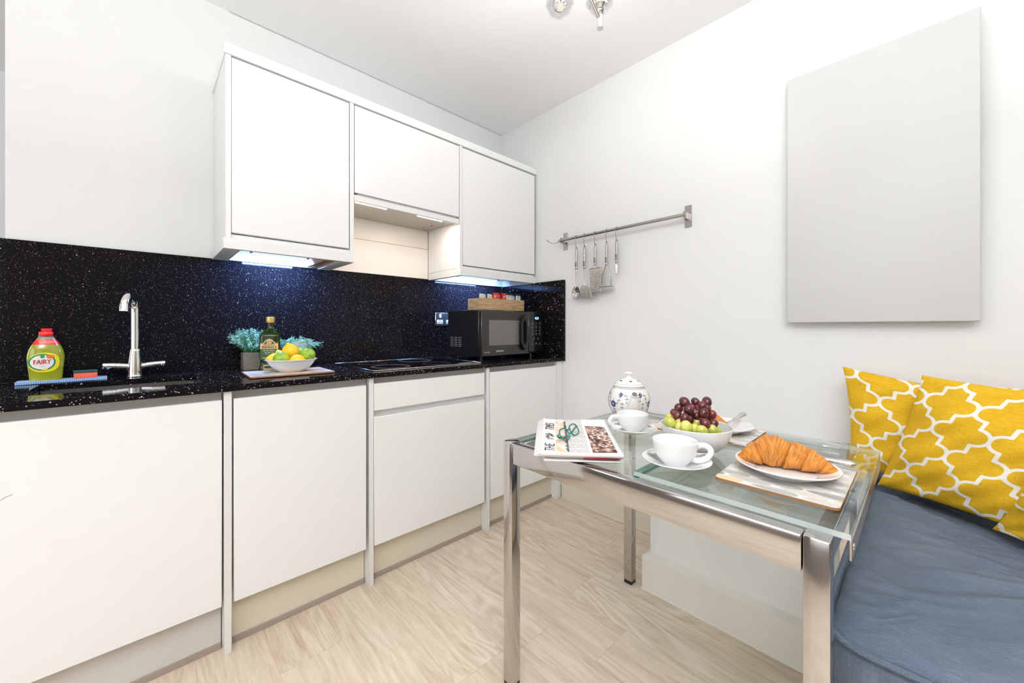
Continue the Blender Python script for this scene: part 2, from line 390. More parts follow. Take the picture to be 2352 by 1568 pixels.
# socket
t = thing('wall_socket', 'polished chrome double wall socket left of the microwave', 'socket', (1.442, 2.186, 1.155))
SOCK = mat('polished_socket_plate', (.55, .56, .58), .12, .9)
MB().box(-.073, .073, -.006, 0, -.043, .043, .003).build('plate', SOCK, t)
for sx in (-.036, .036):
    MB().box(sx - .026, sx + .020 if sx < 0 else sx + .020, -.0075, -.005, -.03, -.004, .002).build('socket_insert', mat('white_plastic', (.8, .8, .8), .3), t)
    MB().box(sx + .0 - .008, sx + .008, -.0105, -.005, .008, .034, .002).build('switch', mat('white_plastic'), t)
    b = MB().box(sx - .017, sx - .009, -.0082, -.0070, -.024, -.019).box(sx + .003, sx + .011, -.0082, -.0070, -.024, -.019).box(sx - .005, sx - .001, -.0082, -.0070, -.015, -.006)
    b.build('pin_hole', DARK, t)

# ================================================================== WALL CABINETS
YU = 1.84
def wall_unit(x0, x1, z0, label, door):
    X = (x0 + x1) / 2; t = thing('wall_cabinet', label, 'cabinet', (X, 2.02, z0), 0, 'wall cabinets')
    def L(b): return b.xf(Matrix.Translation((-X, -2.02, -z0)))
    L(MB().box(x0 + .018, x1 - .018, 1.864, 2.184, z0, 2.155)).build('carcass', WHITEM, t)
    L(MB().box(door[0], door[1], YU, YU + .02, door[2], door[3], .0022)).build('door', WHITE, t)
    L(MB().box(x0 + .018, x1 - .018, YU + .006, YU + .02, z0, door[2] - .006, .001)).build('bottom_rail', WHITEM, t)
    return t, L
GAPM = mat('shadow_gap', (.25, .235, .21), .7)
t, L = wall_unit(.220, .711, 1.447, 'tall white gloss wall cabinet at the left end, reflecting the lamp', (.2395, .689, 1.469, 2.150))
L(MB().box(.220, .2385, YU, 2.198, 1.447, 2.155, .001)).build('side_panel', WHITEM, t)
L(MB().box(.6925, .711, YU, 2.184, 1.447, 2.155, .001)).build('side_panel', WHITEM, t)
b = MB().box(.213, .712, YU - .004, YU + .016, 1.405, 1.4465, .0015).box(.213, .272, YU + .016, 2.184, 1.405, 1.4465, .0015).box(.655, .712, YU + .016, 2.184, 1.405, 1.4465, .0015).box(.272, .655, YU + .0165, YU + .045, 1.43, 1.4465)
L(b).build('pelmet', WHITEM, t)
L(MB().box(.60, .612, 1.93, 2.18, 1.412, 1.447).box(.632, .655, 1.93, 2.18, 1.418, 1.447)).build('batten', mat('raw_wood', (.45, .25, .12), .6), t)
t, L = wall_unit(.7115, 1.319, 1.735, 'short white gloss wall cabinet above the extractor hood', (.7145, 1.316, 1.738, 2.150))
L(MB().box(.7125, 1.318, YU + .004, YU + .02, 1.700, 1.729, .001)).build('lower_fascia', WHITEM, t)
t, L = wall_unit(1.3195, 1.969, 1.447, 'white gloss wall cabinet in the right corner above the microwave', (1.3405, 1.950, 1.466, 2.148))
L(MB().box(1.3195, 1.3385, YU, 2.184, 1.447, 2.155, .001)).build('side_panel', WHITEM, t)
b = MB().box(1.3195, 1.967, YU - .004, YU + .016, 1.403, 1.4465, .0015).box(1.3195, 1.345, YU + .016, 2.184, 1.403, 1.4465, .0015).box(1.94, 1.967, YU + .016, 2.184, 1.403, 1.4465, .0015).box(1.345, 1.94, 2.160, 2.184, 1.403, 1.4465, .0015)
L(b).build('pelmet', WHITEM, t)
b = MB().box(.215, 1.969, YU - .006, 2.199, 2.1555, 2.197, .0018)
tag(b.build('cornice', WHITE), 'continuous white gloss cornice strip along the top of the wall cabinets', 'cornice')
b = MB().box(.712, 1.3185, 2.186, 2.1995, 1.4105, 1.60, .001).box(.712, 1.3185, 2.186, 2.1995, 1.6015, 1.752, .001)
tag(b.build('back_panel', mat('warm_white_panel', (.80, .77, .73), .35)), 'warm white panel on the wall below the extractor hood', 'wall panel')
# extractor hood
t = thing('extractor_hood', 'slim grey metal extractor hood with two light strips', 'extractor hood', (1.015, 2.0, 1.72))
HM = mat('hood_metal', (.52, .49, .46), .35, .6)
def LH(b): return b.xf(Matrix.Translation((-1.015, -2.0, -1.72)))
LH(MB().box(.7125, 1.318, 1.862, 1.968, 1.712, 1.733, .002)).build('front_filter', HM, t)
LH(MB().box(.7125, 1.318, 1.978, 2.184, 1.716, 1.733, .002)).build('rear_filter', HM, t)
LH(MB().box(.7125, 1.318, 1.968, 1.978, 1.724, 1.733)).build('slot', DARK, t)
LMP = mat('hood_lamp_glow', (1, .95, .9), .3, em=(1.0, .86, .74), es=105)
for xa, xb in ((.74, .90), (1.08, 1.235)): LH(MB().box(xa, xb, 1.878, 1.902, 1.7095, 1.7125, .001)).build('light_strip', LMP, t)
for xx, yy in ((1.27, 1.93), (1.255, 2.03), (1.24, 2.10)): LH(MB().box(xx, xx + .004, yy, yy + .022, 1.7105 if yy < 1.96 else 1.7145, 1.7165, .001)).build('catch', DARK, t)
# LED strips
LED = mat('led_glow', (.8, .9, 1), .3, em=(.62, .76, 1.0), es=18)
LEDB = mat('led_bar', (.6, .68, .8), .3, em=(.6, .75, 1.0), es=1.1)
for xa, xb, y, z, n, lab in ((.345, .565, 2.055, 1.428, 6, 'six-dot white light bar under the left wall cabinet'), (1.45, 1.80, 2.06, 1.424, 10, 'long ten-dot light bar under the right wall cabinet')):
    t = thing('led_light_bar', lab, 'light', ((xa + xb) / 2, y, z), 0, 'under-cabinet light bars'); h = (xb - xa) / 2
    MB().box(-h, h, -.006, .006, 0, .010, .002).build('housing', LEDB, t)
    for i in range(n):
        x = -h + (i + .5) * 2 * h / n
        MB().sphere((x, 0, 0), .0052, 10, 6, sc=(1, 1, .7)).build('diode', LED, t)
    for s in (-1, 1): MB().box(s * h, s * (h + .012), -.003, .003, .004, .018, .001).build('clip', HM, t)
    # the light the diodes throw down and back onto the stone
    area('led_beam', ((xa + xb) / 2, y + .004, z - .008), (R(38), 0, 0), xb - xa, .010, 9 if n == 6 else 9, (.22, .42, 1.0))
# hob
t = thing('hob', 'black glass ceramic hob set into the worktop', 'hob', (1.02, 1.885, .9075))
HB = mat('hob_glass', (.006, .005, .006), .05, spec=.5)
MB().box(-.297, .297, -.238, .238, 0, .004, .0015).build('glass_plate', HB, t)
b = MB().box(-.300, .300, -.242, -.2385, 0, .0052, .001).box(-.300, .300, .2385, .242, 0, .0052, .001).box(-.300, -.2975, -.242, .242, 0, .0052, .001).box(.2975, .300, -.242, .242, 0, .0052, .001)
b.build('metal_trim', STEEL, t)
RING = mat('hob_ring_print', (.30, .29, .30), .3)
for cx, cy, r in ((-.155, -.11, .092), (-.15, .115, .072), (.10, .115, .092), (.10, -.115, .072)):
    for q in (r, r - .009 if r > .08 else r):
        MB().tube([(cx + q * math.cos(a), cy + q * math.sin(a), .0042) for a in np.linspace(0, 2 * PI, 64, endpoint=False)], .0009, 4, closed=True, flat=.3).build('cooking_zone_ring', RING, t)
MB().box(.18, .26, -.215, -.19, .004, .0043).build('control_print', RING, t)
# ================================================================== ON THE WORKTOP
WT = .9075
FWD = Vector((math.cos(math.atan((VX - 1176) / FOC)), math.sin(math.atan((VX - 1176) / FOC)), 0)); RGT = Vector((FWD.y, -FWD.x, 0))
def at(u, v, d):
    """point at depth d (metres in front of the camera's start position) for a pixel of the photo"""
    return Vector((0, 0, 1.1)) + (FWD + RGT * ((u - 1176) / FOC) + Vector((0, 0, 1)) * ((HY - v) / FOC)) * d
def clothfn():
    pass
# --- tap
t = thing('mixer_tap', 'chrome swan-neck mixer tap with two lever handles behind the sink', 'tap', (-.033, 2.122, WT))
MB().lathe(smooth_prof([(.026, 0), (.026, .004), (.0235, .008), (.0225, .05), (.020, .075), (.0165, .105)], 4) + [(.0155, .107), (.0155, .109)], 28).build('body', CHROME, t)
path = [(0, 0, .105), (0, 0, .20), (0, 0, .262)]
dx, dy = -.30, -.954
for i in range(1, 13):
    a = PI * i / 12 * .93; q = .047 * (1 - math.cos(a)); path.append((q * dx * 1.0, q * dy, .262 + .052 * math.sin(a)))
l = path[-1]; path.append((l[0] + .004 * dx, l[1] + .004 * dy, l[2] - .022))
MB().tube(path, [.0135] * (len(path) - 1) + [.0135], 20).build('spout', CHROME, t)
for s in (-1, 1):
    b = MB().tube([(s * .015, 0, .040), (s * .030, -.0, .042), (s * .052, 0, .045), (s * .053, 0, .045)], [.013, .014, .014, .0125], 16)
    b.tube([(s * .053, 0, .045), (s * .088, 0, .048)], [.0138, .0118], 16).tube([(s * .080, 0, .048), (s * .080, -.022, .040)], [.0055, .0045], 10)
    b.build('lever_handle', CHROME, t)
# --- blue cloth
g = NT('blue_check_cloth', rough=.9); o = g.obj(); sp = g.node('SeparateXYZ'); g.link(o, sp.inputs[0])
f1 = g.math('SINE', g.math('MULTIPLY', g.math('ADD', sp.outputs[0], sp.outputs[1]), 620.)); f2 = g.math('SINE', g.math('MULTIPLY', g.math('SUBTRACT', sp.outputs[0], sp.outputs[1]), 620.))
g.base(g.mix(g.step(g.math('MULTIPLY', f1, f2), -.5, .5), (.16, .33, .66), (.62, .74, .86)))
def slabgrid(b, w, d, h, fn, n=24, m=10):
    vs = []; fs = []
    for k in (0, 1):
        for j in range(m + 1):
            for i in range(n + 1):
                x = (i / n - .5) * w; y = (j / m - .5) * d; vs.append((x, y, fn(x, y) + (h if k else 0)))
    W = n + 1; T = W * (m + 1)
    for j in range(m):
        for i in range(n):
            a = j * W + i; fs.append((a + T, a + 1 + T, a + 1 + W + T, a + W + T)); fs.append((a, a + W, a + W + 1, a + 1))
    for i in range(n): fs += [(i, i + 1, i + 1 + T, i + T), (m * W + i + 1, m * W + i, m * W + i + T, m * W + i + 1 + T)]
    for j in range(m): fs += [((j + 1) * W, j * W, j * W + T, (j + 1) * W + T), (j * W + n, (j + 1) * W + n, (j + 1) * W + n + T, j * W + n + T)]
    return b.add(vs, fs)
o = slabgrid(MB(), .212, .075, .0085, lambda x, y: .0006 + .0007 * math.sin(30 * x) ** 2).build('folded_cloth', g.m)
o.location = (-.215, 2.105, WT); o.rotation_euler = (0, 0, R(4)); tag(o, 'folded blue and white check cloth under the soap bottle and sponge', 'cloth')
ZC = WT + .0100
# --- washing-up liquid bottle
t = thing('soap_bottle', 'yellow-green washing-up liquid bottle with a red cap', 'bottle', (-.256, 2.105, ZC), R(14))
SOAP = mat('yellow_green_liquid', (.40, .42, .02), .06, spec=.6, coat=.6, trans=.25)
prof = smooth_prof([(.0, 0), (.034, 0), (.0375, .004), (.0395, .03), (.0425, .062), (.0430, .085), (.0385, .108), (.030, .128), (.0225, .142)], 5)
sec = [(.55)] * 99
def bot(a, z, off=0.):
    zs = [p[1] for p in prof]; rs = [p[0] for p in prof]; r = float(np.interp(z, zs[1:], rs[1:])) + off
    return (r * math.cos(a), r * .58 * math.sin(a), z)
b = MB().lathe(prof, 40, sy=.58)
b.build('body', SOAP, t)
CLR = thin_glass('clear_plastic', (.86, .84, .78), ior=1.45)
MB().lathe([(.0222, .1425), (.020, .147), (.0165, .151), (.0160, .154)], 32, sy=.62, cap=False).build('neck', mat('neck_clear', (.25, .25, .22), .08), t)
CAPR = mat('red_cap', (.80, .02, .015), .25)
b = MB().lathe([(.0165, .153), (.0172, .154), (.0172, .166), (.0155, .168)], 28, sy=.9).box(-.011, .012, -.013, .010, .1675, .1775, .002).box(-.0115, .0140, -.0115, .0115, .1765, .1795, .001)
b.build('cap', CAPR, t)
def onb(cx, cz):
    def f(x, y, k=.0007):
        z = cz + y; xx = cx + x; r = bot(0, z)[0]; s = max(-.98, min(.98, xx / r)); a = -math.acos(s)
        rr = r + k; return (rr * math.cos(a), rr * .58 * math.sin(a), z)
    return f
def disc(b, fn, cx, cy, rx, ry, k, mi, n=36, rings=5, sq=1.):
    vs = [fn(cx, cy, k)]; fs = []
    for j in range(1, rings + 1):
        for i in range(n):
            a = 2 * PI * i / n; ca, sa = math.cos(a), math.sin(a)
            px = abs(ca) ** sq * (1 if ca > 0 else -1); py = abs(sa) ** sq * (1 if sa > 0 else -1)
            vs.append(fn(cx + rx * px * j / rings, cy + ry * py * j / rings, k))
    for i in range(n): fs.append((0, 1 + i, 1 + (i + 1) % n))
    for j in range(rings - 1):
        for i in range(n):
            a = 1 + j * n + i; c = 1 + j * n + (i + 1) % n; fs.append((a, a + n, c + n, c))
    return b.add(vs, fs, mi)
LY = mat('label_yellow', (.92, .72, .02), .35); LG = mat('label_green', (.01, .25, .09), .35); LW_ = mat('label_white', (.86, .86, .83), .4); LR = mat('label_red', (.62, .02, .02), .4); LO = mat('label_orange', (.85, .12, .01), .4)
DG = mat('drop_green', (.02, .30, .08), .3); LK = mat('print_black', (.02, .02, .02), .5); PY = mat('pale_yellow_print', (.95, .83, .30), .4)
f = onb(-.008, .062)
b = MB(); disc(b, f, 0.002, .0, .0345, .0335, .0006, 0, sq=.85); disc(b, f, -.003, .001, .0295, .0290, .0009, 1); disc(b, f, -.003, .001, .0252, .0245, .0012, 2)
disc(b, f, -.003, .0205, .0052, .0055, .0016, 5); disc(b, f, .0145, .0195, .0095, .0062, .0017, 4); disc(b, f, .001, -.0215, .008, .0045, .0016, 7)
b.add([f(-.0065, .0245, .0016), f(.0005, .0245, .0016), f(-.003, .031, .0016)], [(0, 1, 2)], 5)
b.text('FAIRY', .0225, lambda x, y: f(x - .0028, y + .0015 + .05 * x, .0021), sx=.64, mi=3).text('FAIRY', .0225, lambda x, y: f(x - .0036, y + .0015 + .05 * x, .0022), sx=.64, mi=3)
b.text('\u00a31.29', .0072, lambda x, y: f(x + .0145, y + .0195, .0024), sx=.85, mi=0).text('Original', .0028, lambda x, y: f(x - .003, y - .0130, .0021), mi=6)
b.build('front_label', [LY, LG, LW_, LR, LO, DG, LK, PY], t)
f2 = onb(0, 0)
b = MB().grid(lambda u, v: bot(-PI * (.08 + .84 * u), .1235 + .0165 * v, .0008), 24, 3, 0)
b.text('50% MORE GREASE', .0040, lambda x, y: f2(x - .001, y + .1345, .0015), mi=1).text('CUTTING POWER', .0040, lambda x, y: f2(x - .001, y + .1295, .0015), mi=1)
b.build('neck_label', [CAPR, LW_], t)
# --- sponge
t = thing('sponge', 'pink-orange washing-up sponge with a dark green scourer top', 'sponge', (-.163, 2.105, ZC), R(6))
MB().box(-.029, .029, -.024, .024, 0, .019, .0025, seg=2).build('foam', mat('coral_foam', (.85, .13, .07), .9, bump=(900, .5, .001)), t)
MB().box(-.0302, .0302, -.025, .025, .019, .026, .002).build('scourer', mat('green_scourer', (.01, .10, .085), .95, bump=(1200, .9, .001)), t)
# --- herb pots
LEAFM = NT('rosemary_leaf', rough=.5); LEAFM.base(LEAFM.mix(LEAFM.attr('tone'), (.08, .42, .10), (.42, .64, .58)))
STEMM = mat('herb_stem', (.16, .28, .12), .6)
g = NT('etched_metal_pot', rough=.45, metal=.3); nn = g.noise(140, 4, dist=2.5); g.base(g.mix(g.step(g.math('ABSOLUTE', g.math('SUBTRACT', nn, .5)), .0, .03), (.60, .56, .50), (.22, .19, .16))); POTM = g.m
def herb(seed, loc, label, nst, hh, spread, leaf, droop, potm, grp=None):
    rnd = random.Random(seed); t = thing('potted_herb', label, 'plant', loc, 0)
    b = MB().box(-.035, .035, -.035, .035, 0, .080, .0015)
    b.box(-.031, .031, -.031, .031, .080, .0805); b.build('pot', potm, t)
    st = MB(); lf = MB(); tone = []
    for i in range(nst):
        a = rnd.uniform(0, 2 * PI); e = rnd.uniform(.05, 1) ** .6 * spread; h = hh * rnd.uniform(.55, 1.05) * (1 - .35 * (e / spread) ** 2)
        r0 = rnd.uniform(0, .026); p0 = Vector((r0 * math.cos(a), r0 * math.sin(a), .078)); P = []
        for k in range(9):
            s = k / 8; q = p0 + Vector((e * math.cos(a) * s ** 1.2, e * math.sin(a) * s ** 1.2, h * (s - droop * s * s)))
            q += Vector((rnd.uniform(-1, 1), rnd.uniform(-1, 1), 0)) * .0015; 
            if q.y > .056: q.y = .056
            P.append(q)
        st.tube(P, .0008, 4)
        for k in range(2, 9):
            tn = min(1, max(0, (k / 8) * .9 - .15 + rnd.uniform(-.25, .25)))
            for _ in range(6 if leaf < .02 else 4):
                d = (P[k] - P[k - 1]).normalized(); q = P[k - 1].lerp(P[k], rnd.random())
                ra = rnd.uniform(0, 2 * PI); o1 = d.orthogonal().normalized(); o2 = d.cross(o1); sd = (o1 * math.cos(ra) + o2 * math.sin(ra))
                dr = (sd + d * rnd.uniform(.4, 1.1)).normalized(); L = leaf * rnd.uniform(.7, 1.2); wv = dr.cross(d).normalized() * leaf * .075; up = Vector((0, 0, -1)) * L * rnd.uniform(.05, .28) * (1 + 2 * droop)
                vs = [q - wv * .4, q + wv * .4, q + dr * L * .5 + wv + up * .2, q + dr * L * .5 - wv + up * .2, q + dr * L + up]
                vs = [(v.x, min(v.y, .060), v.z) for v in vs]
                lf.add(vs, [(0, 1, 2, 3), (3, 2, 4)]); tone += [tn] * 5
    lf.attrs['tone'] = tone
    st.build('stems', STEMM, t); lf.build('leaves', LEAFM.m, t, smooth=False); return t
herb(5, (.350, 2.120, WT), 'bushy blue-green herb in an etched grey pot behind the oil bottle', 150, .125, .072, .016, .10, POTM)
herb(11, (.545, 2.125, WT), 'lower arching herb behind the glass of orange juice', 60, .118, .085, .024, .45, mat('dark_pot', (.05, .05, .05), .5))
# --- chopping board / placemat under the bowl
def leafattrs(W, H, nu, nv, scale=1., turn=False):
    """staggered leaf shapes: signed distance, tone, stripe coordinates"""
    xs = (np.linspace(0, 1, nu + 1) - .5) * W; ys = (np.linspace(0, 1, nv + 1) - .5) * H
    X, Y = np.meshgrid(xs, ys)
    if turn: X, Y = Y, X
    L, w, dx, dy = .084 * scale, .0315 * scale, .092 * scale, .0225 * scale
    best = np.full(X.shape, -9.); tone = np.zeros(X.shape); al = np.zeros(X.shape); ac = np.zeros(X.shape); rnd = random.Random(4)
    for j in range(-12, 13):
        for i in range(-9, 10):
            cx = (i + (.5 if j % 2 else 0)) * dx + rnd.uniform(-.003, .003); cy = j * dy; tv = rnd.choice([0, .15, .3, .6, .75, 1., .6, .3, .75, .45])
            lx = X - cx; ly = Y - cy; s = np.clip(lx / L + .5, 0, 1)
            hw = .5 * w * np.power(np.sin(PI * np.power(s, .72)), .8)
            d = np.where(np.abs(lx) < L / 2, hw - np.abs(ly), -.02)
            m = d > best; best = np.where(m, d, best); tone = np.where(m, tv, tone); al = np.where(m, lx - np.abs(ly) * .9, al); ac = np.where(m, ly, ac)
    return best.ravel(), tone.ravel(), al.ravel(), ac.ravel()
g = NT('leaf_print_laminate', rough=.45, spec=.4)
ed = g.step(g.attr('leaf'), -.0002, .0004); tn = g.attr('tone'); cr = g.node('ValToRGB'); cr.color_ramp.interpolation = 'CONSTANT'
E_ = cr.color_ramp.elements; E_[0].color = (.42, .385, .33, 1); E_[1].position = .14; E_[1].color = (.30, .29, .265, 1)
for p_, c_ in ((.28, (.56, .50, .42, 1)), (.42, (.17, .165, .15, 1)), (.58, (.50, .47, .43, 1)), (.7, (.62, .57, .52, 1)), (.95, (.90, .47, .21, 1))):
    e = E_.new(p_); e.color = c_
g.link(tn, cr.inputs[0])
st = g.math('SINE', g.math('MULTIPLY', g.attr('along'), 2000.)); stm = g.math('MULTIPLY', g.step(st, .0, .5), g.step(g.math('ABSOLUTE', g.attr('across')), .0008, .0025))
lc = g.mix(g.math('MULTIPLY', stm, .75), cr.outputs[0], (.76, .73, .71)); g.base(g.mix(ed, (.77, .74, .73), lc)); LEAFP = g.m
CORK = mat('mat_edge_brown', (.33, .15, .06), .6)
def placemat(W, H, th=.005, scale=1., turn=False):
    nu, nv = 200, 150; b = MB(); r = .012
    def fn(u, v):
        x = (u - .5) * W; y = (v - .5) * H; ax = W / 2 - abs(x); ay = H / 2 - abs(y)
        if ax < r and ay < r:
            qx, qy = r - ax, r - ay; d = math.hypot(qx, qy)
            if d > 0:
                m = max(qx, qy) / d; x -= math.copysign(qx * (1 - m), x); y -= math.copysign(qy * (1 - m), y)
                x, y = math.copysign(W / 2 - r + qx * m, x), math.copysign(H / 2 - r + qy * m, y)
        return (x, y, th)
    b.grid(fn, nu, nv, 0); bd, tn, al, ac = leafattrs(W, H, nu, nv, scale, turn); n0 = len(b.v)
    ou = arc(W / 2 - r, H / 2 - r, r, 0, PI / 2, 6) + arc(-W / 2 + r, H / 2 - r, r, PI / 2, PI, 6) + arc(-W / 2 + r, -H / 2 + r, r, PI, 1.5 * PI, 6) + arc(W / 2 - r, -H / 2 + r, r, 1.5 * PI, 2 * PI, 6)
    b.prism(ou, 0, th - .0003, 1); ex = len(b.v) - n0
    for k, a in (('leaf', bd), ('tone', tn), ('along', al), ('across', ac)): b.attrs[k] = list(a) + [0] * ex
    return b
b = placemat(.302, .245, .005, 1.1); o = b.build('placemat', [LEAFP, CORK]); o.location = (.437, 1.838, WT + .002); o.rotation_euler = (0, 0, R(-2))
tag(o, 'leaf-patterned board on the worktop under the citrus bowl', 'placemat', 'leaf-patterned placemats'); MAT0 = o.data
ZB = WT + .0075
# --- olive oil bottle
t = thing('oil_bottle', 'dark green olive oil bottle with a gold cap', 'bottle', (.403, 2.003, WT), R(-18))
OIL = mat('dark_green_glass', (.012, .028, .002), .05, spec=.45, coat=.2)
def sqr(a, r, p=5.): return r / (abs(math.cos(a)) ** p + abs(math.sin(a)) ** p) ** (1 / p)
bp = smooth_prof([(.038, 0), (.0405, .004), (.0400, .020), (.0370, .034), (.0375, .048), (.0390, .060), (.0400, .145), (.0370, .163), (.0215, .182), (.0145, .195), (.0135, .215), (.0140, .220)], 4)
def oilf(a, z, off=0.):
    r = float(np.interp(z, [p[1] for p in bp], [p[0] for p in bp])); k = min(1, max(0, (.185 - z) / .03)); rr = sqr(a, r) * k + r * (1 - k) + off
    return (rr * math.cos(a), rr * math.sin(a), z)
b = MB(); n = 48
vs = [oilf(2 * PI * k / n, z) for r, z in bp for k in range(n)]; m = len(bp)
b.add(vs, [(i * n + k, i * n + (k + 1) % n, (i + 1) * n + (k + 1) % n, (i + 1) * n + k) for i in range(m - 1) for k in range(n)] + [tuple(range(n))[::-1], tuple((m - 1) * n + k for k in range(n))])
b.build('glass_body', OIL, t)
GOLD = mat('gold_cap', (.75, .50, .16), .3, .6)
MB().lathe([(.0165, .214), (.0172, .215), (.0172, .222), (.0166, .2225), (.0172, .223), (.0172, .238), (.0155, .240)], 32).build('cap', GOLD, t)
LT = mat('label_tan', (.66, .44, .20), .45); LGR = mat('label_forest', (.035, .10, .03), .45); LCR = mat('label_cream', (.82, .76, .62), .5)
def onf(x, y, k): # front face is -y, flat
    y0 = -oilf(-PI / 2, y)[1]; c = max(0, abs(x) - .029); return (x, -(y0 + k) + c * c * 60, y)
b = MB()
def patch(x0, x1, z0, z1, k, mi, topf=None):
    nx = 24
    vs = [onf(x0 + (x1 - x0) * i / nx, z0, k) for i in range(nx + 1)] + [onf(x0 + (x1 - x0) * i / nx, (topf(x0 + (x1 - x0) * i / nx) if topf else z1), k) for i in range(nx + 1)]
    b.add(vs, [(i, i + 1, i + nx + 2, i + nx + 1) for i in range(nx)], mi)
dome = lambda s: (lambda x: .123 + s + .020 * max(0, math.cos(min(PI / 2, abs(x) / .023 * PI / 2))) ** .8)
patch(-.034, .034, .052, .130, .0006, 1); patch(-.034, .034, .1, 0, .0009, 0, dome(0)); patch(-.030, .030, .118, 0, .0011, 1, dome(-.006)); 
patch(-.034, .034, .100, .121, .0012, 0); patch(-.034, .034, .0985, .0998, .0013, 0); disc(b, onf, 0, .1275, .009, .010, .0014, 0); disc(b, onf, 0, .129, .0055, .0065, .0017, 3); disc(b, onf, 0, .129, .0042, .0052, .0019, 0)
b.text('FILIPPO', .0100, lambda x, y: onf(x, y + .1165, .0016), sx=1.25, mi=3).text('BERIO', .0140, lambda x, y: onf(x - .0004, y + .1062, .0016), sx=1.42, mi=3)
b.text('BERIO', .0140, lambda x, y: onf(x + .0004, y + .1062, .00165), sx=1.42, mi=3)
b.text('EXTRA VIRGIN', .0075, lambda x, y: onf(x, y + .0915, .0014), sx=.92, mi=2).text('OLIVE OIL', .0085, lambda x, y: onf(x, y + .0825, .0014), mi=2).text('PRODUCT OF ITALY', .0032, lambda x, y: onf(x, y + .0745, .0014), mi=2)
patch(-.024, .024, .058, .062, .0012, 0)
b.build('front_label', [LT, LGR, LCR, LK], t)
b = MB(); b.add([onf(x, z, .0006) for x, z in ((-.022, .008), (.022, .008), (.022, .030), (-.022, .030))], [(0, 1, 2, 3)]); b.build('lower_label', LT, t)
# --- glass of orange juice
t = thing('juice_glass', 'ribbed glass of orange juice behind the citrus bowl', 'glass', (.513, 1.985, WT))
GL = thin_glass('tumbler_glass', (.80, .85, .86), ior=1.6, diff=(.55, .60, .62), df=.22)
pr_ = [(.030, 0), (.034, .004), (.0385, .098)]
for i in range(7): pr_ += [(.0395, .100 + i * .0045), (.0383, .1022 + i * .0045)]
MB().lathe(pr_, 40, cap=False).build('tumbler', GL, t)
MB().lathe([(.029, .004), (.0325, .006), (.0375, .099)], 32).build('juice', mat('orange_juice', (.90, .48, .02), .3), t)
# --- citrus bowl
t = thing('fruit_bowl', 'white flared bowl of lemons and limes on the leaf board', 'bowl', (.447, 1.838, ZB))
MB().lathe(smooth_prof([(.0, .0), (.040, 0), (.046, .001), (.066, .014), (.082, .032), (.090, .044), (.0985, .0505)], 4) + [(.0985, .0525), (.0965, .0530)] + smooth_prof([(.0965, .0530), (.087, .045), (.078, .032), (.062, .017), (.040, .005), (.0, .004)], 4), 64, cap=False).build('bowl_body', CERAM, t)
LEM = mat('lemon_peel', (.92, .55, .015), .38, bump=(420, .35, .0012)); 
g = NT('lime_peel', rough=.32); g.base(g.mix(g.step(g.noise(45, 3), .38, .62), (.16, .34, .012), (.42, .52, .03))); g.bump(g.noise(500, 2), .3, .001); LIM = g.m
TIPM = mat('fruit_scar', (.33, .22, .08), .7)
def fruit(kind, p, r, axis, label, grp):
    t = thing(kind, label, kind, p, 0, grp); ax = Vector(axis).normalized(); q = Vector((0, 0, 1)).rotation_difference(ax).to_matrix()
    if kind == 'lemon': pf = [(0, -1.32), (.10, -1.30), (.20, -1.20), (.45, -1.02), (.75, -.75), (.95, -.35), (1., 0), (.95, .35), (.75, .72), (.45, 1.0), (.24, 1.17), (.17, 1.27), (.08, 1.33), (0, 1.34)]
    else: pf = [(0, -1.08), (.08, -1.08), (.3, -1.0), (.62, -.80), (.90, -.42), (1., 0), (.90, .44), (.62, .82), (.3, 1.02), (.12, 1.12), (0, 1.14)]
    b = MB().lathe([(a * r, z * r) for a, z in smooth_prof(pf, 3)], 28, cap=False); b.v = [tuple(q @ Vector(v)) for v in b.v]; b.build('peel', LEM if kind == 'lemon' else LIM, t)
    k = -1.30 if kind == 'lemon' else -1.07
    b = MB().sphere((0, 0, k * r), r * .12, 10, 6, sc=(1, 1, .5)); b.v = [tuple(q @ Vector(v)) for v in b.v]; b.build('stem_scar', TIPM, t)
fruit('lemon', at(668, 809, 1.665), .0345, (-.35, -.25, .9), 'large yellow lemon standing on top in the middle of the bowl', 'lemons in the bowl')
fruit('lemon', at(632, 826, 1.655), .028, (-.9, -.3, .3), 'yellow lemon low at the left edge of the bowl', 'lemons in the bowl')
fruit('lemon', at(645, 819, 1.69), .026, (-.3, .3, .8), 'pale lemon at the back left, against the oil bottle', 'lemons in the bowl')
fruit('lemon', at(683, 829, 1.625), .028, (.9, .3, .15), 'lemon lying low at the front centre of the bowl', 'lemons in the bowl')
fruit('lime', at(646, 826, 1.60), .0310, (-.3, .2, 1.), 'green lime at the front left of the bowl', 'limes in the bowl')
fruit('lime', at(692, 815, 1.71), .0300, (.3, .2, .8), 'lime half hidden behind the large lemon', 'limes in the bowl')
fruit('lime', at(707, 815, 1.67), .0300, (.15, .9, .25), 'rightmost lime, showing its brown stem scar', 'limes in the bowl')
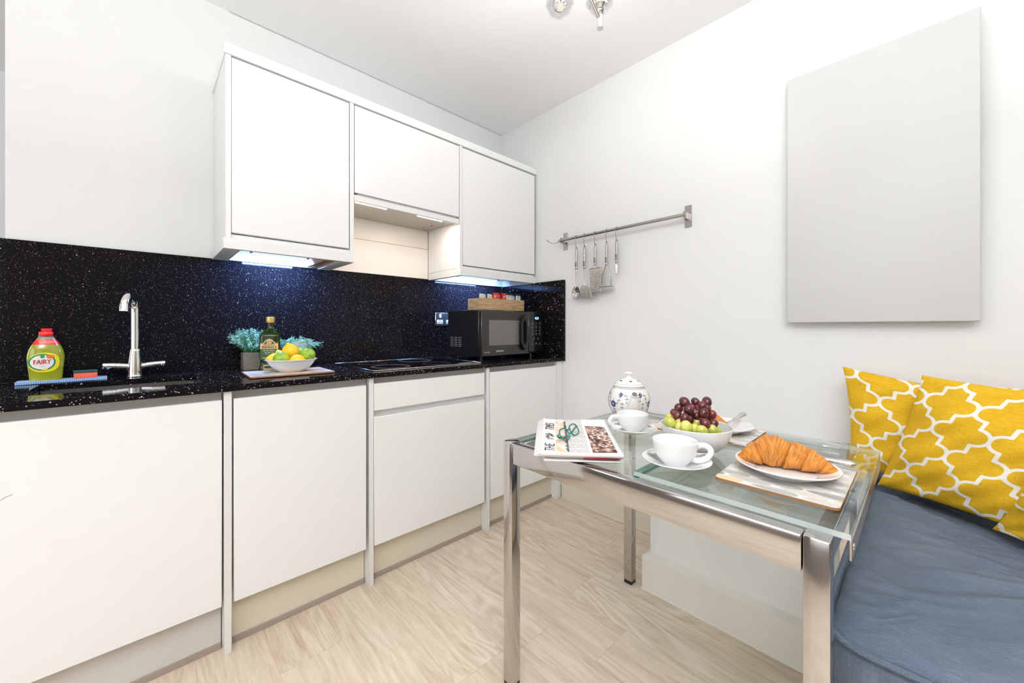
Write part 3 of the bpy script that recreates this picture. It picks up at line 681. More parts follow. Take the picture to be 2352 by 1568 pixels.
# --- microwave
t = thing('microwave', 'black microwave oven in the corner under the wall cabinet', 'microwave', (1.640, 1.885, WT))
CASE = mat('microwave_case', (.010, .010, .011), .32); FRT = mat('microwave_front', (.022, .019, .017), .16); WIN = mat('microwave_window', (.145, .135, .125), .22)
X0, X1, Y0, Y1, ZZ0, ZZ1 = -.262, .258, -.145, .165, .024, .297
MB().box(X0, X1, Y0, Y1, ZZ0, ZZ1, .004).build('case', CASE, t)
for x in (X0 + .05, X1 - .05):
    for y in (Y0 + .04, Y1 - .04): MB().cyl((x, y, 0), (x, y, .025), .012, 12).build('foot', BLACKP, t)
b = MB()
for c in range(3):
    for r in range(6): b.box(X0 - .0012, X0 + .001, .135 - c * .042 - .030, .135 - c * .042, .078 + r * .0105, .0815 + r * .0105, .0005)
b.build('side_vent', mat('vent_edge', (.28, .25, .23), .4), t)
MB().box(X0 - .001, .120, Y0 - .028, Y0 - .002, ZZ0 + .002, ZZ1 - .004, .004).build('door', FRT, t)
dr = t.children[-1]
MB().box(X0 + .055, .040, Y0 - .0292, Y0 - .027, .088, .236, .001).build('window', WIN, dr)
b = MB(); b.text('SAMSUNG', .0125, lambda x, y: (x - .125, Y0 - .0290, y + .054), sx=1.05).text('SAMSUNG', .0125, lambda x, y: (x - .1246, Y0 - .0291, y + .054), sx=1.05); b.build('brand_lettering', mat('silver_print', (.62, .60, .57), .4), dr); b = MB(); b.text('Smart Oven', .0095, lambda x, y: (x - .222, Y0 - .0290, y + .050), sx=.9)
b.build('small_lettering', mat('silver_print'), dr)
hp = [(.060, .075), (.036, .115), (.036, .215), (.060, .262), (.084, .215), (.084, .115)]; hp = [(.062, .052), (.032, .100), (.032, .225), (.062, .272), (.092, .225), (.092, .100)]; hi = [(.062, .080), (.046, .108), (.046, .218), (.062, .246), (.078, .218), (.078, .108)]
b = MB(); y0, y1 = Y0 - .052, Y0 - .027
for yy in (y0, y1): b.v += [(x, yy, z) for x, z in hp] + [(x, yy, z) for x, z in hi]
fs = []
for i in range(6):
    j = (i + 1) % 6; fs += [(i, j, 6 + j, 6 + i), (12 + i, 18 + i, 18 + j, 12 + j), (i, 12 + i, 12 + j, j), (6 + i, 6 + j, 18 + j, 18 + i)]
b.f += fs; b.mi += [0] * len(fs); b.build('handle', mat('handle_black', (.006, .006, .006), .4), t, smooth=False)
MB().box(.122, X1, Y0 - .024, Y0 - .001, ZZ0 + .012, ZZ1 - .004, .004).build('control_panel', mat('control_panel_black', (.008, .008, .009), .12), t)
cp = t.children[-1]
b = MB().text('4:21', .022, lambda x, y: (x + .198, Y0 - .0252, y + .252)); b.text('4:21', .022, lambda x, y: (x + .1985, Y0 - .0253, y + .2521)); b.build('clock_display', mat('blue_display', (.2, .4, 1), .3, em=(.18, .42, 1.), es=6), cp)
b = MB()
for i, zz in enumerate((.222, .198, .176, .154, .124, .092)):
    for j in range(3 if i != 4 else 2):
        xx = .158 + j * .034 if i != 4 else .168 + j * .04
        b.text(['PWR', 'KG', 'AUTO', 'HOT', 'ECO', 'MIN', '10s', 'GO'][(i * 3 + j) % 8], .0075, lambda x, y, xx=xx, zz=zz: (x + xx, Y0 - .0250, y + zz))
        b.box(xx - .010, xx + .010, Y0 - .0250, Y0 - .0245, zz - .0085, zz - .0075)
b.build('button_print', mat('grey_print', (.35, .36, .38), .5), cp)
# --- wooden tea box with sachets
ZM = WT + .2975
t = thing('tea_box', 'oak box of tea and sugar sachets on top of the microwave', 'box', (1.682, 1.93, ZM))
g = NT('oak_box', rough=.5); g.base(g.mix(g.step(g.noise(1, 5, g.scaled(14, 14, 120), dist=.8), .35, .68), (.40, .24, .11), (.66, .46, .26))); OAK = g.m
b = MB().box(-.185, .185, -.070, -.062, 0, .078, .001).box(-.185, .185, .062, .070, 0, .078, .001).box(-.185, -.177, -.062, .062, 0, .078, .001).box(.177, .185, -.062, .062, 0, .078, .001).box(-.177, .177, -.062, .062, 0, .006)
b.build('box_body', OAK, t)
def sach(name, n, x0, x1, col, label, cat, grp, h, tilt=0., pr_c=None, top=None, flat=False):
    for i in range(n):
        x = x0 + (x1 - x0) * (i + .5) / n; o = thing(name, label, cat, (1.682 + x, 1.895 + .012 * (i % 3), ZM + .0065), R(tilt * ((i * 7) % 5 - 2)), grp)
        w = (x1 - x0) / n * .66; b = MB().box(-w, w, -.004, .004, 0, h - .012 + .002 * (i % 2), .002); b.box(-w, w, -.0012, .0012, h - .012, h + .002 * (i % 2), .0005, 0)
        b.build('packet', col, o)
        if top: MB().box(-w * 1.01, w * 1.01, -.0020, .0020, h - .010, h + .0022, .0005).build('band', top, o)
        if pr_c:
            b = MB()
            for q in range(3): b.box(-w * .6, w * (.1 + .2 * q), -.0046, -.0042, h - .032 + q * .007, h - .029 + q * .007)
            b.build('print', pr_c, o)
sach('sugar_sachet', 5, -.170, -.062, mat('cream_sachet', (.72, .73, .63), .5), 'pale cream sachet at the left end of the oak box', 'sachet', 'pale sachets in the oak box', .100, 5., mat('pale_print', (.45, .50, .48), .6))
sach('coffee_sachet', 4, -.058, .046, mat('red_sachet', (.75, .035, .01), .35), 'red and white sachet in the middle of the oak box', 'sachet', 'red sachets in the oak box', .112, 2., mat('white_print', (.8, .8, .78), .5))
sach('tea_bag_packet', 4, .058, .176, mat('white_sachet', (.80, .82, .78), .5), 'white and green packet at the right end of the oak box', 'sachet', 'white packets in the oak box', .114, 3., mat('green_print', (.03, .28, .12), .5), mat('black_band', (.03, .03, .03), .5))
# ================================================================== RIGHT WALL
t = thing('wall_panel', 'large blank off-white panel mounted on the right wall', 'panel', (1.97, .13, 1.12))
PAN = mat('panel_paint', (.585, .58, .57), .45, bump=(25, .04, .002))
b = MB().box(-.040, -.022, -.257, .257, 0, 1.003, .004, seg=3); b.build('board', PAN, t)
MB().box(-.022, -.0003, -.20, .20, .12, .88).build('mounting_batten', WHITEM, t)
# utensil rail
RS = mat('rail_steel', (.40, .37, .35), .24, 1.)
t = thing('utensil_rail', 'brushed steel hanging rail on the white wall right of the cabinets', 'rail', (1.97, 1.20, 1.655))
MB().cyl((-.045, -.400, 0), (-.045, .402, 0), .0085, 20).build('bar', RS, t)
for y in (-.395, .385):
    b = MB().box(-.003, -.0003, y - .017, y + .017, -.055, .055, .001).box(-.056, -.003, y - .003, y + .003, -.016, .016, .001); 
    for z in (-.04, .04): b.sphere((-.003, y, z), .004, 10, 6, sc=(.5, 1, 1))
    b.build('wall_bracket', RS, t)
b = MB().tube(smooth_path([(-.045, .405, -.006), (-.058, .418, -.014), (-.080, .440, -.012), (-.098, .452, 0)]), .0022, 8).sphere((-.099, .453, .001), .005, 10, 6)
b.build('end_hook', RS, t)
def hook(y, label):
    t = thing('s_hook', label, 'hook', (1.925, y, 1.655), 0, 'hooks on the utensil rail')
    p = [(0 + .0112 * math.cos(a), 0, .0112 * math.sin(a)) for a in np.linspace(R(-60), R(180), 12)]
    p = p + [(-.0115, 0, -.02), (-.009, 0, -.050)] + [(-.0 + .0095 * math.cos(a) - .0, 0, -.058 + .0095 * math.sin(a)) for a in np.linspace(R(180), R(355), 9)] + [(.0095, 0, -.048)]
    p = [(x, .003 * (z * 20), z) for x, q, z in p]
    MB().tube(p, .0017, 8).build('wire', RS, t); return t
US = mat('utensil_steel', (.46, .44, .42), .2, 1.)
def handle(t, L):
    b = MB().tube([(0, 0, -L), (0, 0, 0)], .0085, 16, flat=.75); b.tube([(0, 0, -L), (0, 0, -L - .006)], [.0085, .006], 16, flat=.75)
    b.tube([(0, 0, 0), (0, 0, .003)], [.0085, .006], 16, flat=.75); b.build('handle', US, t)
    MB().tube([(0 + .0065 * math.cos(a), 0, .010 + .0085 * math.sin(a)) for a in np.linspace(0, 2 * PI, 16, endpoint=False)], .0014, 6, closed=True).build('hanging_loop', US, t)
    b = MB()
    for i in range(6): b.box(-.0078, -.0060, -.0062, .0062, -L + .010 + i * .0055, -L + .0125 + i * .0055)
    b.xf(Matrix.Identity(4)); b.build('grip_groove', DARK, t)
ys = (1.464, 1.403, 1.327, 1.249, 1.184)
for y, l in zip(ys, ('s-hook holding the serving spoon', 's-hook holding the slotted spatula', 's-hook holding the grater', 's-hook holding the potato masher', 's-hook holding the vegetable peeler')): hook(y, 'steel ' + l)
UX = 1.925; UZ = 1.578
t = thing('serving_spoon', 'steel serving spoon, leftmost utensil on the rail', 'spoon', (UX, 1.464, UZ)); handle(t, .115)
MB().tube([(0, 0, -.115), (0, 0, -.17), (.0, .0, -.215), (-.004, .003, -.235)], [.0050, .0048, .0035, .0045], 10, flat=.5).build('shaft', US, t)
def spf(u, v):
    a = 2 * PI * u; r = v; x = .031 * r * math.cos(a) * (1 - .12 * math.sin(a)); z = .040 * r * math.sin(a); return (.011 * (1 - r * r) + .0, x + .004, z - .262)
MB().grid(spf, 32, 8).build('bowl', US, t, solid=.0015)
t = thing('slotted_spatula', 'steel slotted spatula, second utensil from the left', 'spatula', (UX, 1.403, UZ)); handle(t, .117)
MB().tube([(0, 0, -.117), (0, 0, -.17), (0, .0, -.215), (-.003, .002, -.226)], [.0050, .0045, .0032, .004], 10, flat=.5).build('shaft', US, t)
bm_ = MB()
def spat(x, z): # local blade coordinates -> tilted
    c, s_ = math.cos(R(20)), math.sin(R(20)); return (-.002 - .10 * (z) * .2, .004 + x * c + -z * s_ * -1 * -1, -.222 - z * c * 1 + x * s_ * -1 * -.0)
def blade_w(z): return .014 + .024 * min(1, z / .022)
rows = np.linspace(0, .086, 30)
cols = 25
def solid_cell(x, z):
    if z < .030 or z > .078: return True
    zz = (z - .030) % .0125
    return not (.003 < zz - abs(x) * .10 < .0065 and ((.004 < abs(x) < .024)))
N_ = 60; M_ = 76; idx = {}
for j in range(M_ + 1):
    z = .086 * j / M_; w_ = blade_w(z)
    for i in range(N_ + 1):
        x = (i / N_ * 2 - 1) * w_; idx[i, j] = len(bm_.v); bm_.v.append(spat(x, z))
for j in range(M_):
    for i in range(N_):
        z = .086 * (j + .5) / M_; x = ((i + .5) / N_ * 2 - 1) * blade_w(z)
        if solid_cell(x, z): bm_.f.append((idx[i, j], idx[i + 1, j], idx[i + 1, j + 1], idx[i, j + 1])); bm_.mi.append(0)
bm_.build('blade', US, t, solid=.0012)
t = thing('grater', 'flat steel grater hanging third on the rail', 'grater', (UX, 1.327, UZ)); handle(t, .108)
b = MB().tube([(0, 0, -.108), (0, 0, -.128)], .004, 8); b.build('shaft', US, t)
b = MB(); W_, H_ = .040, .142; NX, NZ = 40, 84
for j in range(NZ + 1):
    for i in range(NX + 1): b.v.append((0, (i / NX * 2 - 1) * W_, -.128 - H_ * j / NZ))
for j in range(NZ):
    for i in range(NX):
        inn = 4 <= i < NX - 4 and 8 <= j < NZ - 6; 
        hole = inn and ((i - 4) % 5 in (1, 2)) and ((j + (3 if ((i - 4) // 5) % 2 else 0)) % 6 in (0, 1, 2))
        if not hole: b.f.append((j * (NX + 1) + i, j * (NX + 1) + i + 1, (j + 1) * (NX + 1) + i + 1, (j + 1) * (NX + 1) + i)); b.mi.append(0)
b.build('grating_plate', US, t, solid=.0012)
z0, z1 = -.128, -.128 - H_
MB().tube([(0, -W_, z0 - .006), (0, -W_ + .006, z0), (0, W_ - .006, z0), (0, W_, z0 - .006), (0, W_, z1), (0, -W_, z1)], .0022, 8, closed=True).build('rim', US, t)
t = thing('potato_masher', 'steel potato masher with a forked neck, fourth on the rail', 'masher', (UX, 1.249, UZ)); handle(t, .115)
for s in (-1, 1): MB().tube(smooth_path([(0, 0, -.115), (0, s * .010, -.135), (0, s * .027, -.175), (0, s * .030, -.225), (0, s * .028, -.242)]), .0040, 10, flat=.5).build('neck_arm', US, t)
b = MB(); NN = 30
for j in range(NN + 1):
    for i in range(NN + 1):
        a = i / NN * 2 - 1; c = j / NN * 2 - 1; k = math.sqrt(max(0, 1 - c * c)); b.v.append((c * .032, a * .042 * (.5 + .5 * k), -.243))
for j in range(NN):
    for i in range(NN):
        if not (3 <= i < NN - 3 and 3 <= j < NN - 3 and (i % 5 in (1, 2)) and (j % 4 in (1, 2))):
            b.f.append((j * (NN + 1) + i, j * (NN + 1) + i + 1, (j + 1) * (NN + 1) + i + 1, (j + 1) * (NN + 1) + i)); b.mi.append(0)
b.build('mashing_plate', US, t, solid=.0018)
t = thing('vegetable_peeler', 'small steel peeler, rightmost utensil on the rail', 'peeler', (UX, 1.184, UZ + .004)); handle(t, .112)
b = MB()
for s in (-1, 1): b.tube([(0, s * .004, -.113), (0, s * .0065, -.130), (0, s * .0062, -.170), (0, 0, -.186)], .0018, 8)
b.build('blade_fork', US, t); MB().box(-.0012, .0012, -.0045, .0045, -.176, -.126, .0005).build('blade', mat('blade_steel', (.75, .74, .72), .15, 1.), t)

# ================================================================== CEILING LAMP
t = thing('ceiling_light', 'chrome multi-arm ceiling light with faceted crystal shades at the top edge', 'ceiling light', (.86, .74, 2.56))
MB().lathe([(0, 0), (.075, 0), (.075, -.012), (.06, -.028), (.02, -.034), (0, -.034)], 36, cap=False).build('ceiling_plate', CHROME, t)
MB().cyl((0, 0, -.03), (0, 0, -.255), .009, 16).sphere((0, 0, -.262), .022, 20, 12).build('stem', CHROME, t)
CRY = thin_glass('crystal_shade', (.90, .90, .91), ior=1.75)
BULB = mat('bulb_glow', (1, .97, .92), .3, em=(1.0, .985, .96), es=1000)
O_ = Vector((.86, .74, 2.56))
h1 = at(1286, 6, 1.27) - O_; h2 = at(1378, 6, 1.30) - O_
heads = [(h1, -43), (h2, -4), (Vector((-.15, .045, -.345)), 30), (Vector((-.255, -.02, -.345)), 30), (Vector((-.02, -.25, -.345)), 30)]
for hc, tilt in heads:
    # the lamp holder leans: its foot swings towards the middle of the room
    M = Matrix.Translation(hc) @ Matrix.Rotation(R(tilt), 4, Vector((.66, -.75, 0)))
    foot = M @ Vector((0, 0, -.062))
    ar = MB().tube([(0, 0, -.255), tuple(Vector((0, 0, -.262)).lerp(foot, .25) + Vector((0, 0, .01))), tuple(foot)], .0062, 14).build('arm', CHROME, t)
    MB().lathe([(0, -.092), (.0105, -.092), (.0105, -.048), (.015, -.045), (.019, -.036), (.013, -.028), (.019, -.022), (.024, -.017), (.024, -.014), (0, -.013)], 28, cap=False).xf(M).build('lamp_holder', CHROME, ar)
    MB().lathe([(.021, -.024), (.040, -.014), (.0475, .006), (.043, .030), (.030, .046)], 9, cap=False).xf(M).build('crystal_shade', CRY, ar, smooth=False, solid=.004)
    MB().sphere((0, 0, .006), .010, 16, 10).xf(M).build('bulb', BULB, ar)
# ================================================================== TABLE
GREEN = thin_glass('glass_edge_green', (.25, .62, .50), gl=(.8, 1, .95), ior=1.5, diff=(.01, .20, .11), df=.55)
PALEE = thin_glass('glass_edge_pale', (.82, .90, .87), ior=1.5, diff=(.70, .77, .74), df=.7)
PANE = thin_glass('table_glass', (.93, .965, .95), ior=1.52)
GREYREF = thin_glass('lower_leaf_glass', (.80, .84, .83), ior=1.5)
WORN = mat('worn_chrome', (.55, .52, .505), .10, 1.)
t = thing('dining_table', 'chrome dining table with an extending clear glass top', 'table', (1.17, .49, 0))
def LT_(b): return b.xf(Matrix.Translation((-1.17, -.49, 0)))
for nm, x, y in (('leg', .802, .852), ('leg', .802, .102), ('leg', 1.503, .852), ('leg', 1.503, .1350)):
    lg = LT_(MB().box(x, x + .037, y, y + .037, .014, .752, .0025, seg=2)).build(nm, WORN, t)
    LT_(MB().box(x + .001, x + .036, y + .001, y + .036, 0, .014, .001)).build('foot_cap', BLACKP, lg)
LT_(MB().box(.8035, .833, .1405, .8505, .687, .7505, .003, seg=2)).build('front_rail', WORN, t)
LT_(MB().box(1.508, 1.539, .1405, .8505, .687, .7505, .003, seg=2)).build('rear_rail', CHROME, t)
LT_(MB().box(.8405, 1.5015, .861, .887, .690, .7365, .002)).build('end_rail', CHROME, t)
LT_(MB().box(.8405, 1.5015, .108, .134, .690, .7365, .002)).build('end_rail', CHROME, t)
LT_(MB().box(.8405, 1.455, .0795, .0835, .716, .7505, .001)).build('leaf_bracket', mat('bracket_steel', (.52, .46, .43), .28, .9), t)
LT_(MB().sphere((.862, .0795, .7325), .006, 14, 8, sc=(1, .4, 1))).build('bracket_screw', CHROME, t)
def pane(x0, x1, y0, y1, z0, z1, names=PANE, near=PALEE, left=GREEN, right=PALEE, far=PALEE):
    b = MB(); X = [(x0, y0), (x1, y0), (x1, y1), (x0, y1)]
    vs = [(x, y, z) for z in (z0, z1) for x, y in X]
    b.add(vs, [(0, 3, 2, 1), (4, 5, 6, 7)], 0); b.add(vs, [(0, 4, 7, 3)], 1); b.add(vs, [(2, 3, 7, 6)], 2); b.add(vs, [(0, 1, 5, 4)], 3); b.add(vs, [(1, 2, 6, 5)], 4)
    return LT_(b), [names, near, left, right, far]
b, m = pane(.8345, 1.5065, .4705, .8895, .7375, .7475, left=PALEE, right=GREEN); b.build('glass_pane', m, t, smooth=False)
b, m = pane(.8365, 1.462, .0805, .468, .7515, .7615, left=GREEN); b.build('extending_glass_pane', m, t, smooth=False)
b, m = pane(.845, 1.48, .142, .520, .704, .712, GREYREF); b.build('lower_glass_pane', m, t, smooth=False)  # added pane: its grey tint stands for reflections and shade in the glass
ZL, ZR = .7478, .7619
# placemats
o = bpy.data.objects.new('placemat', MAT0)
def pm(x, y, z, rz, W, label, turn=False):
    b = placemat(W[0], W[1], .005, turn=turn); o = b.build('placemat', [LEAFP, CORK]); o.location = (x, y, z); o.rotation_euler = (0, 0, rz); tag(o, label, 'placemat', 'leaf-patterned placemats'); return o
bpy.data.objects.remove(o)
pm(1.072, .213, ZR, R(0), (.296, .216), 'leaf-patterned placemat under the front croissant plate, nearest the bench', True)
pm(1.345, .495, ZR, R(90), (.300, .218), 'leaf-patterned placemat at the far side of the table under the second plate')
# plates
def plate(x, y, z, r, label, rz=0):
    t = thing('plate', label, 'plate', (x, y, z), rz, 'side plates')
    pr = smooth_prof([(0, .002), (r * .55, .002), (r * .60, .003), (r * .80, .011), (r * .97, .0195), (r, .0215)], 4) + [(r, .0235)] + smooth_prof([(r * .985, .0240), (r * .80, .0150), (r * .60, .0072), (r * .54, .0055), (0, .0055)], 4)
    b = MB().lathe([(r * .52, 0), (r * .56, 0), (r * .57, .003)], 64, cap=False).lathe(pr, 72, cap=False); b.build('dish', CERAM, t); return t
plate(1.066, .216, ZR + .0052, .1, 'white side plate holding the large front croissant')
plate(1.350, .455, ZR + .0052, .1, 'white side plate at the back holding a croissant and a knife')
# croissants
g = NT('croissant_crust', rough=.42, spec=.4)
cv = g.node('CombineXYZ'); g.link(g.attr('ct'), cv.inputs[0]); g.link(g.attr('ca'), cv.inputs[1])
def cn(sx, sy, det, dist=0.):
    n = g.node('Mapping'); n.inputs['Scale'].default_value = (sx, sy, 1); g.link(cv.outputs[0], n.inputs['Vector']); return g.noise(1, det, n.outputs[0], .6, dist)
st_ = cn(24, 1.1, 4, .8); pt = g.noise(28, 3); fr = g.noise(420, 2)
c = g.mix(g.step(st_, .33, .68), (.36, .105, .011), (.70, .30, .05)); c = g.mix(g.math('MULTIPLY', g.step(pt, .48, .66), .6), c, (.50, .165, .02))
c = g.mix(g.math('MULTIPLY', g.step(g.attr('edge'), .55, 1.), .75), c, (.30, .085, .010)); c = g.mix(g.math('MULTIPLY', g.step(fr, .60, .70), .45), c, (.24, .07, .01))
g.base(c); g.bump(g.math('ADD', st_, g.math('MULTIPLY', fr, .25)), .4, .0012); CROI = g.m
def croissant(seed, L, Wd, H, label, loc, rz, bow=.018):
    rnd = random.Random(seed); t = thing('croissant', label, 'croissant', loc, rz, 'croissants')
    nu, nv = 260, 88; nseg = 7; b = MB(); ct = []; ca = []; ed = []
    off = [rnd.uniform(-.03, .03) for _ in range(12)]
    for i in range(nu + 1):
        u = i / nu
        for k in range(nv):
            a = 2 * PI * k / nv
            wrap = u + .052 * math.sin(a + .5) * (1 if u < .36 else -1); s = abs(wrap - .36) / .64 * 3.8 if wrap > .36 else abs(.36 - wrap) / .36 * 2.6
            fr_ = s % 1.0; sg = int(s)
            env = max(0., 1 - (abs(u - .42) / (.42 if u < .42 else .58)) ** 2.1) ** .62
            step = 1 - .17 * fr_ ** 1.3 + off[sg % 12]
            if s < 1: step += .26 * (1 - s) ** 1.2 * max(.2, .5 + .5 * math.sin(a))
            r = env * step
            lump = 1 + .035 * math.sin(a * 3 + seed + u * 9) + .025 * math.sin(a * 5 - u * 17)
            x = (u - .5) * L; bowy = bow * (1 - ((u - .5) * 2) ** 2)
            cy = math.cos(a) * Wd / 2 * r * lump; cz = math.sin(a) * H / 2 * r * lump
            z = H * .46 * max(.35, env) + cz; z = max(z, .0015)
            b.v.append((x, cy + bowy, z)); ct.append(wrap * L * 10); ca.append(a); ed.append(max(0, fr_ - .15) ** 3)
    b.f = [(i * nv + k, i * nv + (k + 1) % nv, (i + 1) * nv + (k + 1) % nv, (i + 1) * nv + k) for i in range(nu) for k in range(nv)]
    b.f += [tuple(range(nv))[::-1], tuple(nu * nv + k for k in range(nv))]; b.mi = [0] * len(b.f)
    b.attrs = {'ct': ct, 'ca': ca, 'edge': ed}; b.build('crust', CROI, t, ang=70); return t
croissant(3, .196, .074, .068, 'large golden croissant on the front plate', (1.072, .218, ZR + .0112), R(-75))
croissant(8, .165, .066, .056, 'croissant at the back, half hidden behind the red grapes', (1.335, .500, ZR + .0112), R(-78))
# cutlery
SILV = mat('silver_plate', (.74, .73, .71), .12, 1.)
g = NT('ornate_silver', rough=.16, metal=1.); g.bump(g.noise(260, 3, dist=1.), .8, .002); g.b.inputs['Base Color'].default_value = (.72, .71, .69, 1); ORN = g.m
def knife(p0, p1, label):
    p0 = Vector(p0); p1 = Vector(p1); t = thing('table_knife', label, 'knife', p0, 0, 'table knives'); d = (p1 - p0); L = d.length
    M = Vector((1, 0, 0)).rotation_difference(d.normalized()).to_matrix().to_4x4()
    b = MB(); n = 24; o_ = []
    for i in range(n + 1):
        u = i / n; x = u * L * .56; h = .0095 * min(1, (u * 5) ** .5) * (1 if u < .9 else 1 - (u - .9) * 5); o_.append((x, h, u))
    vs = [(x, h, .0) for x, h, u in o_] + [(x, -h * .55, .0) for x, h, u in o_]; vs += [(x, y, .0012) for x, y, z in vs]; m = n + 1
    fs = [(i, i + 1, m + i + 1, m + i) for i in range(n)] + [(2 * m + i, 3 * m + i, 3 * m + i + 1, 2 * m + i + 1) for i in range(n)] + [(i, 2 * m + i, 2 * m + i + 1, i + 1) for i in range(n)] + [(m + i, m + i + 1, 3 * m + i + 1, 3 * m + i) for i in range(n)]
    b.add(vs, fs); b.xf(M).build('blade', SILV, t)
    b = MB().tube([(L * .555, 0, 0), (L * .57, 0, 0), (L * .60, 0, 0), (L * .62, 0, 0), (L * .80, 0, 0), (L * .93, 0, 0), (L * .975, 0, 0), (L, 0, 0)], [.004, .0055, .0045, .0065, .0075, .0105, .010, .004], 16, flat=.62)
    b.xf(M).build('handle', ORN, t)
knife((1.135, .352, .7905), (1.160, .104, .7925), 'silver table knife resting behind the front croissant')
knife((1.300, .438, .780), (1.462, .412, .812), 'silver table knife lying across the back plate')
# cups and saucers
def saucer(x, y, z, label):
    t = thing('saucer', label, 'saucer', (x, y, z), 0, 'saucers'); r = .078
    pr = smooth_prof([(.024, 0), (.027, 0), (.045, .006), (.066, .0145), (r, .0195)], 4) + [(r + .0006, .0212)] + smooth_prof([(r - .0012, .0220), (.062, .0165), (.044, .0095), (.030, .0065), (0, .0060)], 4)
    MB().lathe(pr, 64, cap=False).build('dish', CERAM, t)
def cup(x, y, z, ang, label):
    t = thing('tea_cup', label, 'cup', (x, y, z), ang, 'tea cups')
    pr = smooth_prof([(0, .003), (.020, .003), (.024, 0), (.0265, .0), (.0275, .003), (.037, .014), (.0465, .028), (.0505, .044), (.0515, .058)], 4) + [(.0512, .0600), (.0500, .0606), (.0488, .0600)] + smooth_prof([(.0485, .058), (.0470, .043), (.0430, .028), (.033, .014), (.018, .008), (0, .007)], 4)
    MB().lathe(pr, 64, cap=False).build('bowl', CERAM, t)
    p = smooth_path([(.0475, 0, .047), (.058, 0, .0515), (.071, 0, .0495), (.0795, 0, .039), (.0745, 0, .026), (.062, 0, .0165), (.048, 0, .0140), (.038, 0, .0165)], 5)
    MB().tube(p, [.0052] * len(p), 14, flat=1.35).build('handle', CERAM, t)
aR = math.atan2(RGT.y, RGT.x)
saucer(.938, .412, ZR, 'front white saucer at the right of the table centre'); cup(.934, .414, ZR + .0062, aR - R(18), 'front white cup with its handle pointing right')
saucer(1.185, .668, ZL, 'white saucer behind the newspaper'); cup(1.183, .668, ZL + .0062, aR + PI + R(10), 'white cup in front of the teapot with its handle pointing left')
def spoon(p0, p1, label, fl=1):
    p0 = Vector(p0); p1 = Vector(p1); d = p1 - p0; L = d.length; t = thing('teaspoon', label, 'spoon', p0, 0, 'teaspoons')
    M = Vector((1, 0, 0)).rotation_difference(d.normalized()).to_matrix().to_4x4()
    def f(u, v):
        a = 2 * PI * u; return (.020 + .021 * v * math.cos(a), .0135 * v * math.sin(a) * (1 - .15 * math.cos(a)), -.005 * (1 - v * v))
    MB().grid(f, 28, 6).xf(M).build('bowl', SILV, t, solid=.0009)
    MB().tube([(.038, 0, 0), (.05, 0, .001), (L * .7, 0, .001), (L * .95, 0, .0), (L, 0, 0)], [.0028, .0022, .0026, .0042, .0025], 10, flat=.45).xf(M).build('handle', SILV, t)
spoon((.918, .476, .7875), (1.022, .349, .7875), 'silver teaspoon on the front saucer behind its cup')
spoon((1.150, .712, .774), (1.253, .640, .774), 'silver teaspoon tip showing behind the rear cup')
# teapot
t = thing('teapot', 'white teapot with blue floral pattern at the back corner of the table', 'teapot', (1.352, .778, ZL), R(-139))
PORC = mat('teapot_porcelain', (.82, .80, .77), .1, coat=.5); BLUE = mat('cobalt_print', (.025, .045, .19), .2); BLUD = mat('ink_print', (.03, .035, .07), .25)
tp = smooth_prof([(.0, 0), (.040, 0), (.044, .002), (.046, .006), (.060, .022), (.072, .045), (.0765, .070), (.0740, .092), (.0660, .112), (.0560, .126), (.0505, .131)], 5)
def tf(a, z, off=.0004):
    r = float(np.interp(z, [p[1] for p in tp[4:]], [p[0] for p in tp[4:]])) + off; return (r * math.cos(a), r * math.sin(a), z)
b = MB().lathe(tp, 72, cap=False, mi=0)
def flower(b, a, z, s=1., f=tf):
    r = .074
    for k in range(6):
        q = 2 * PI * k / 6 + .3; disc(b, lambda x, y, kk: f(a + x / r, z + y, kk), .0052 * s * math.cos(q), .0052 * s * math.sin(q), .0036 * s, .0036 * s, .0005, 1, 10, 2)
    disc(b, lambda x, y, kk: f(a + x / r, z + y, kk), 0, 0, .0022 * s, .0022 * s, .0007, 0, 8, 1)
    for k in range(3): 
        q = PI * k / 2; 
        for j in (-1, 0, 1): disc(b, lambda x, y, kk: f(a + x / r, z + y, kk), .0115 * s * math.cos(q + j * .18), .0115 * s * math.sin(q + j * .18), .0009, .0009, .0006, 2, 6, 1)
def vine(b, pts, f=tf):
    r = .074; P = smooth_path(pts, 6)
    b.tube([f(p[0], p[1], .0003) for p in P], .00055, 5, mi=2)
    for i in range(4, len(P) - 2, 5):
        for s in (-1, 1): disc(b, lambda x, y, kk: f(P[i][0] + x / r, P[i][1] + y, kk), s * .0035, .002, .0030, .0012, .0005, 2, 8, 1)
for a0 in (0, R(58), R(-58), R(116), R(-116)):
    flower(b, a0, .066, 1.5); vine(b, [(a0, .052), (a0 + .03, .040), (a0, .028)])
    vine(b, [(a0 + .10, .066), (a0 + .26, .072), (a0 + .36, .088), (a0 + .40, .100)]); vine(b, [(a0 - .12, .064), (a0 - .30, .078), (a0 - .28, .094), (a0 - .42, .104)]); vine(b, [(a0 + .52, .045), (a0 + .5, .060), (a0 + .52, .074)])
    flower(b, a0 + .42, .103, .8)
for k in range(72): disc(b, lambda x, y, kk, k=k: tf(2 * PI * k / 72 + x / .055, .1235 + y, kk), 0, 0, .0016, .0012, .0005, 2, 6, 1)
b.build('body', [PORC, BLUE, BLUD], t)
sp = smooth_path([(.066, 0, .050), (.083, 0, .064), (.094, 0, .085), (.100, 0, .104), (.108, 0, .113)], 5); rr = list(np.interp(np.linspace(0, 1, len(sp)), [0, .3, .7, 1], [.026, .0185, .0115, .0092]))
so = MB().tube(sp, rr, 24, mi=0, cap=False); 
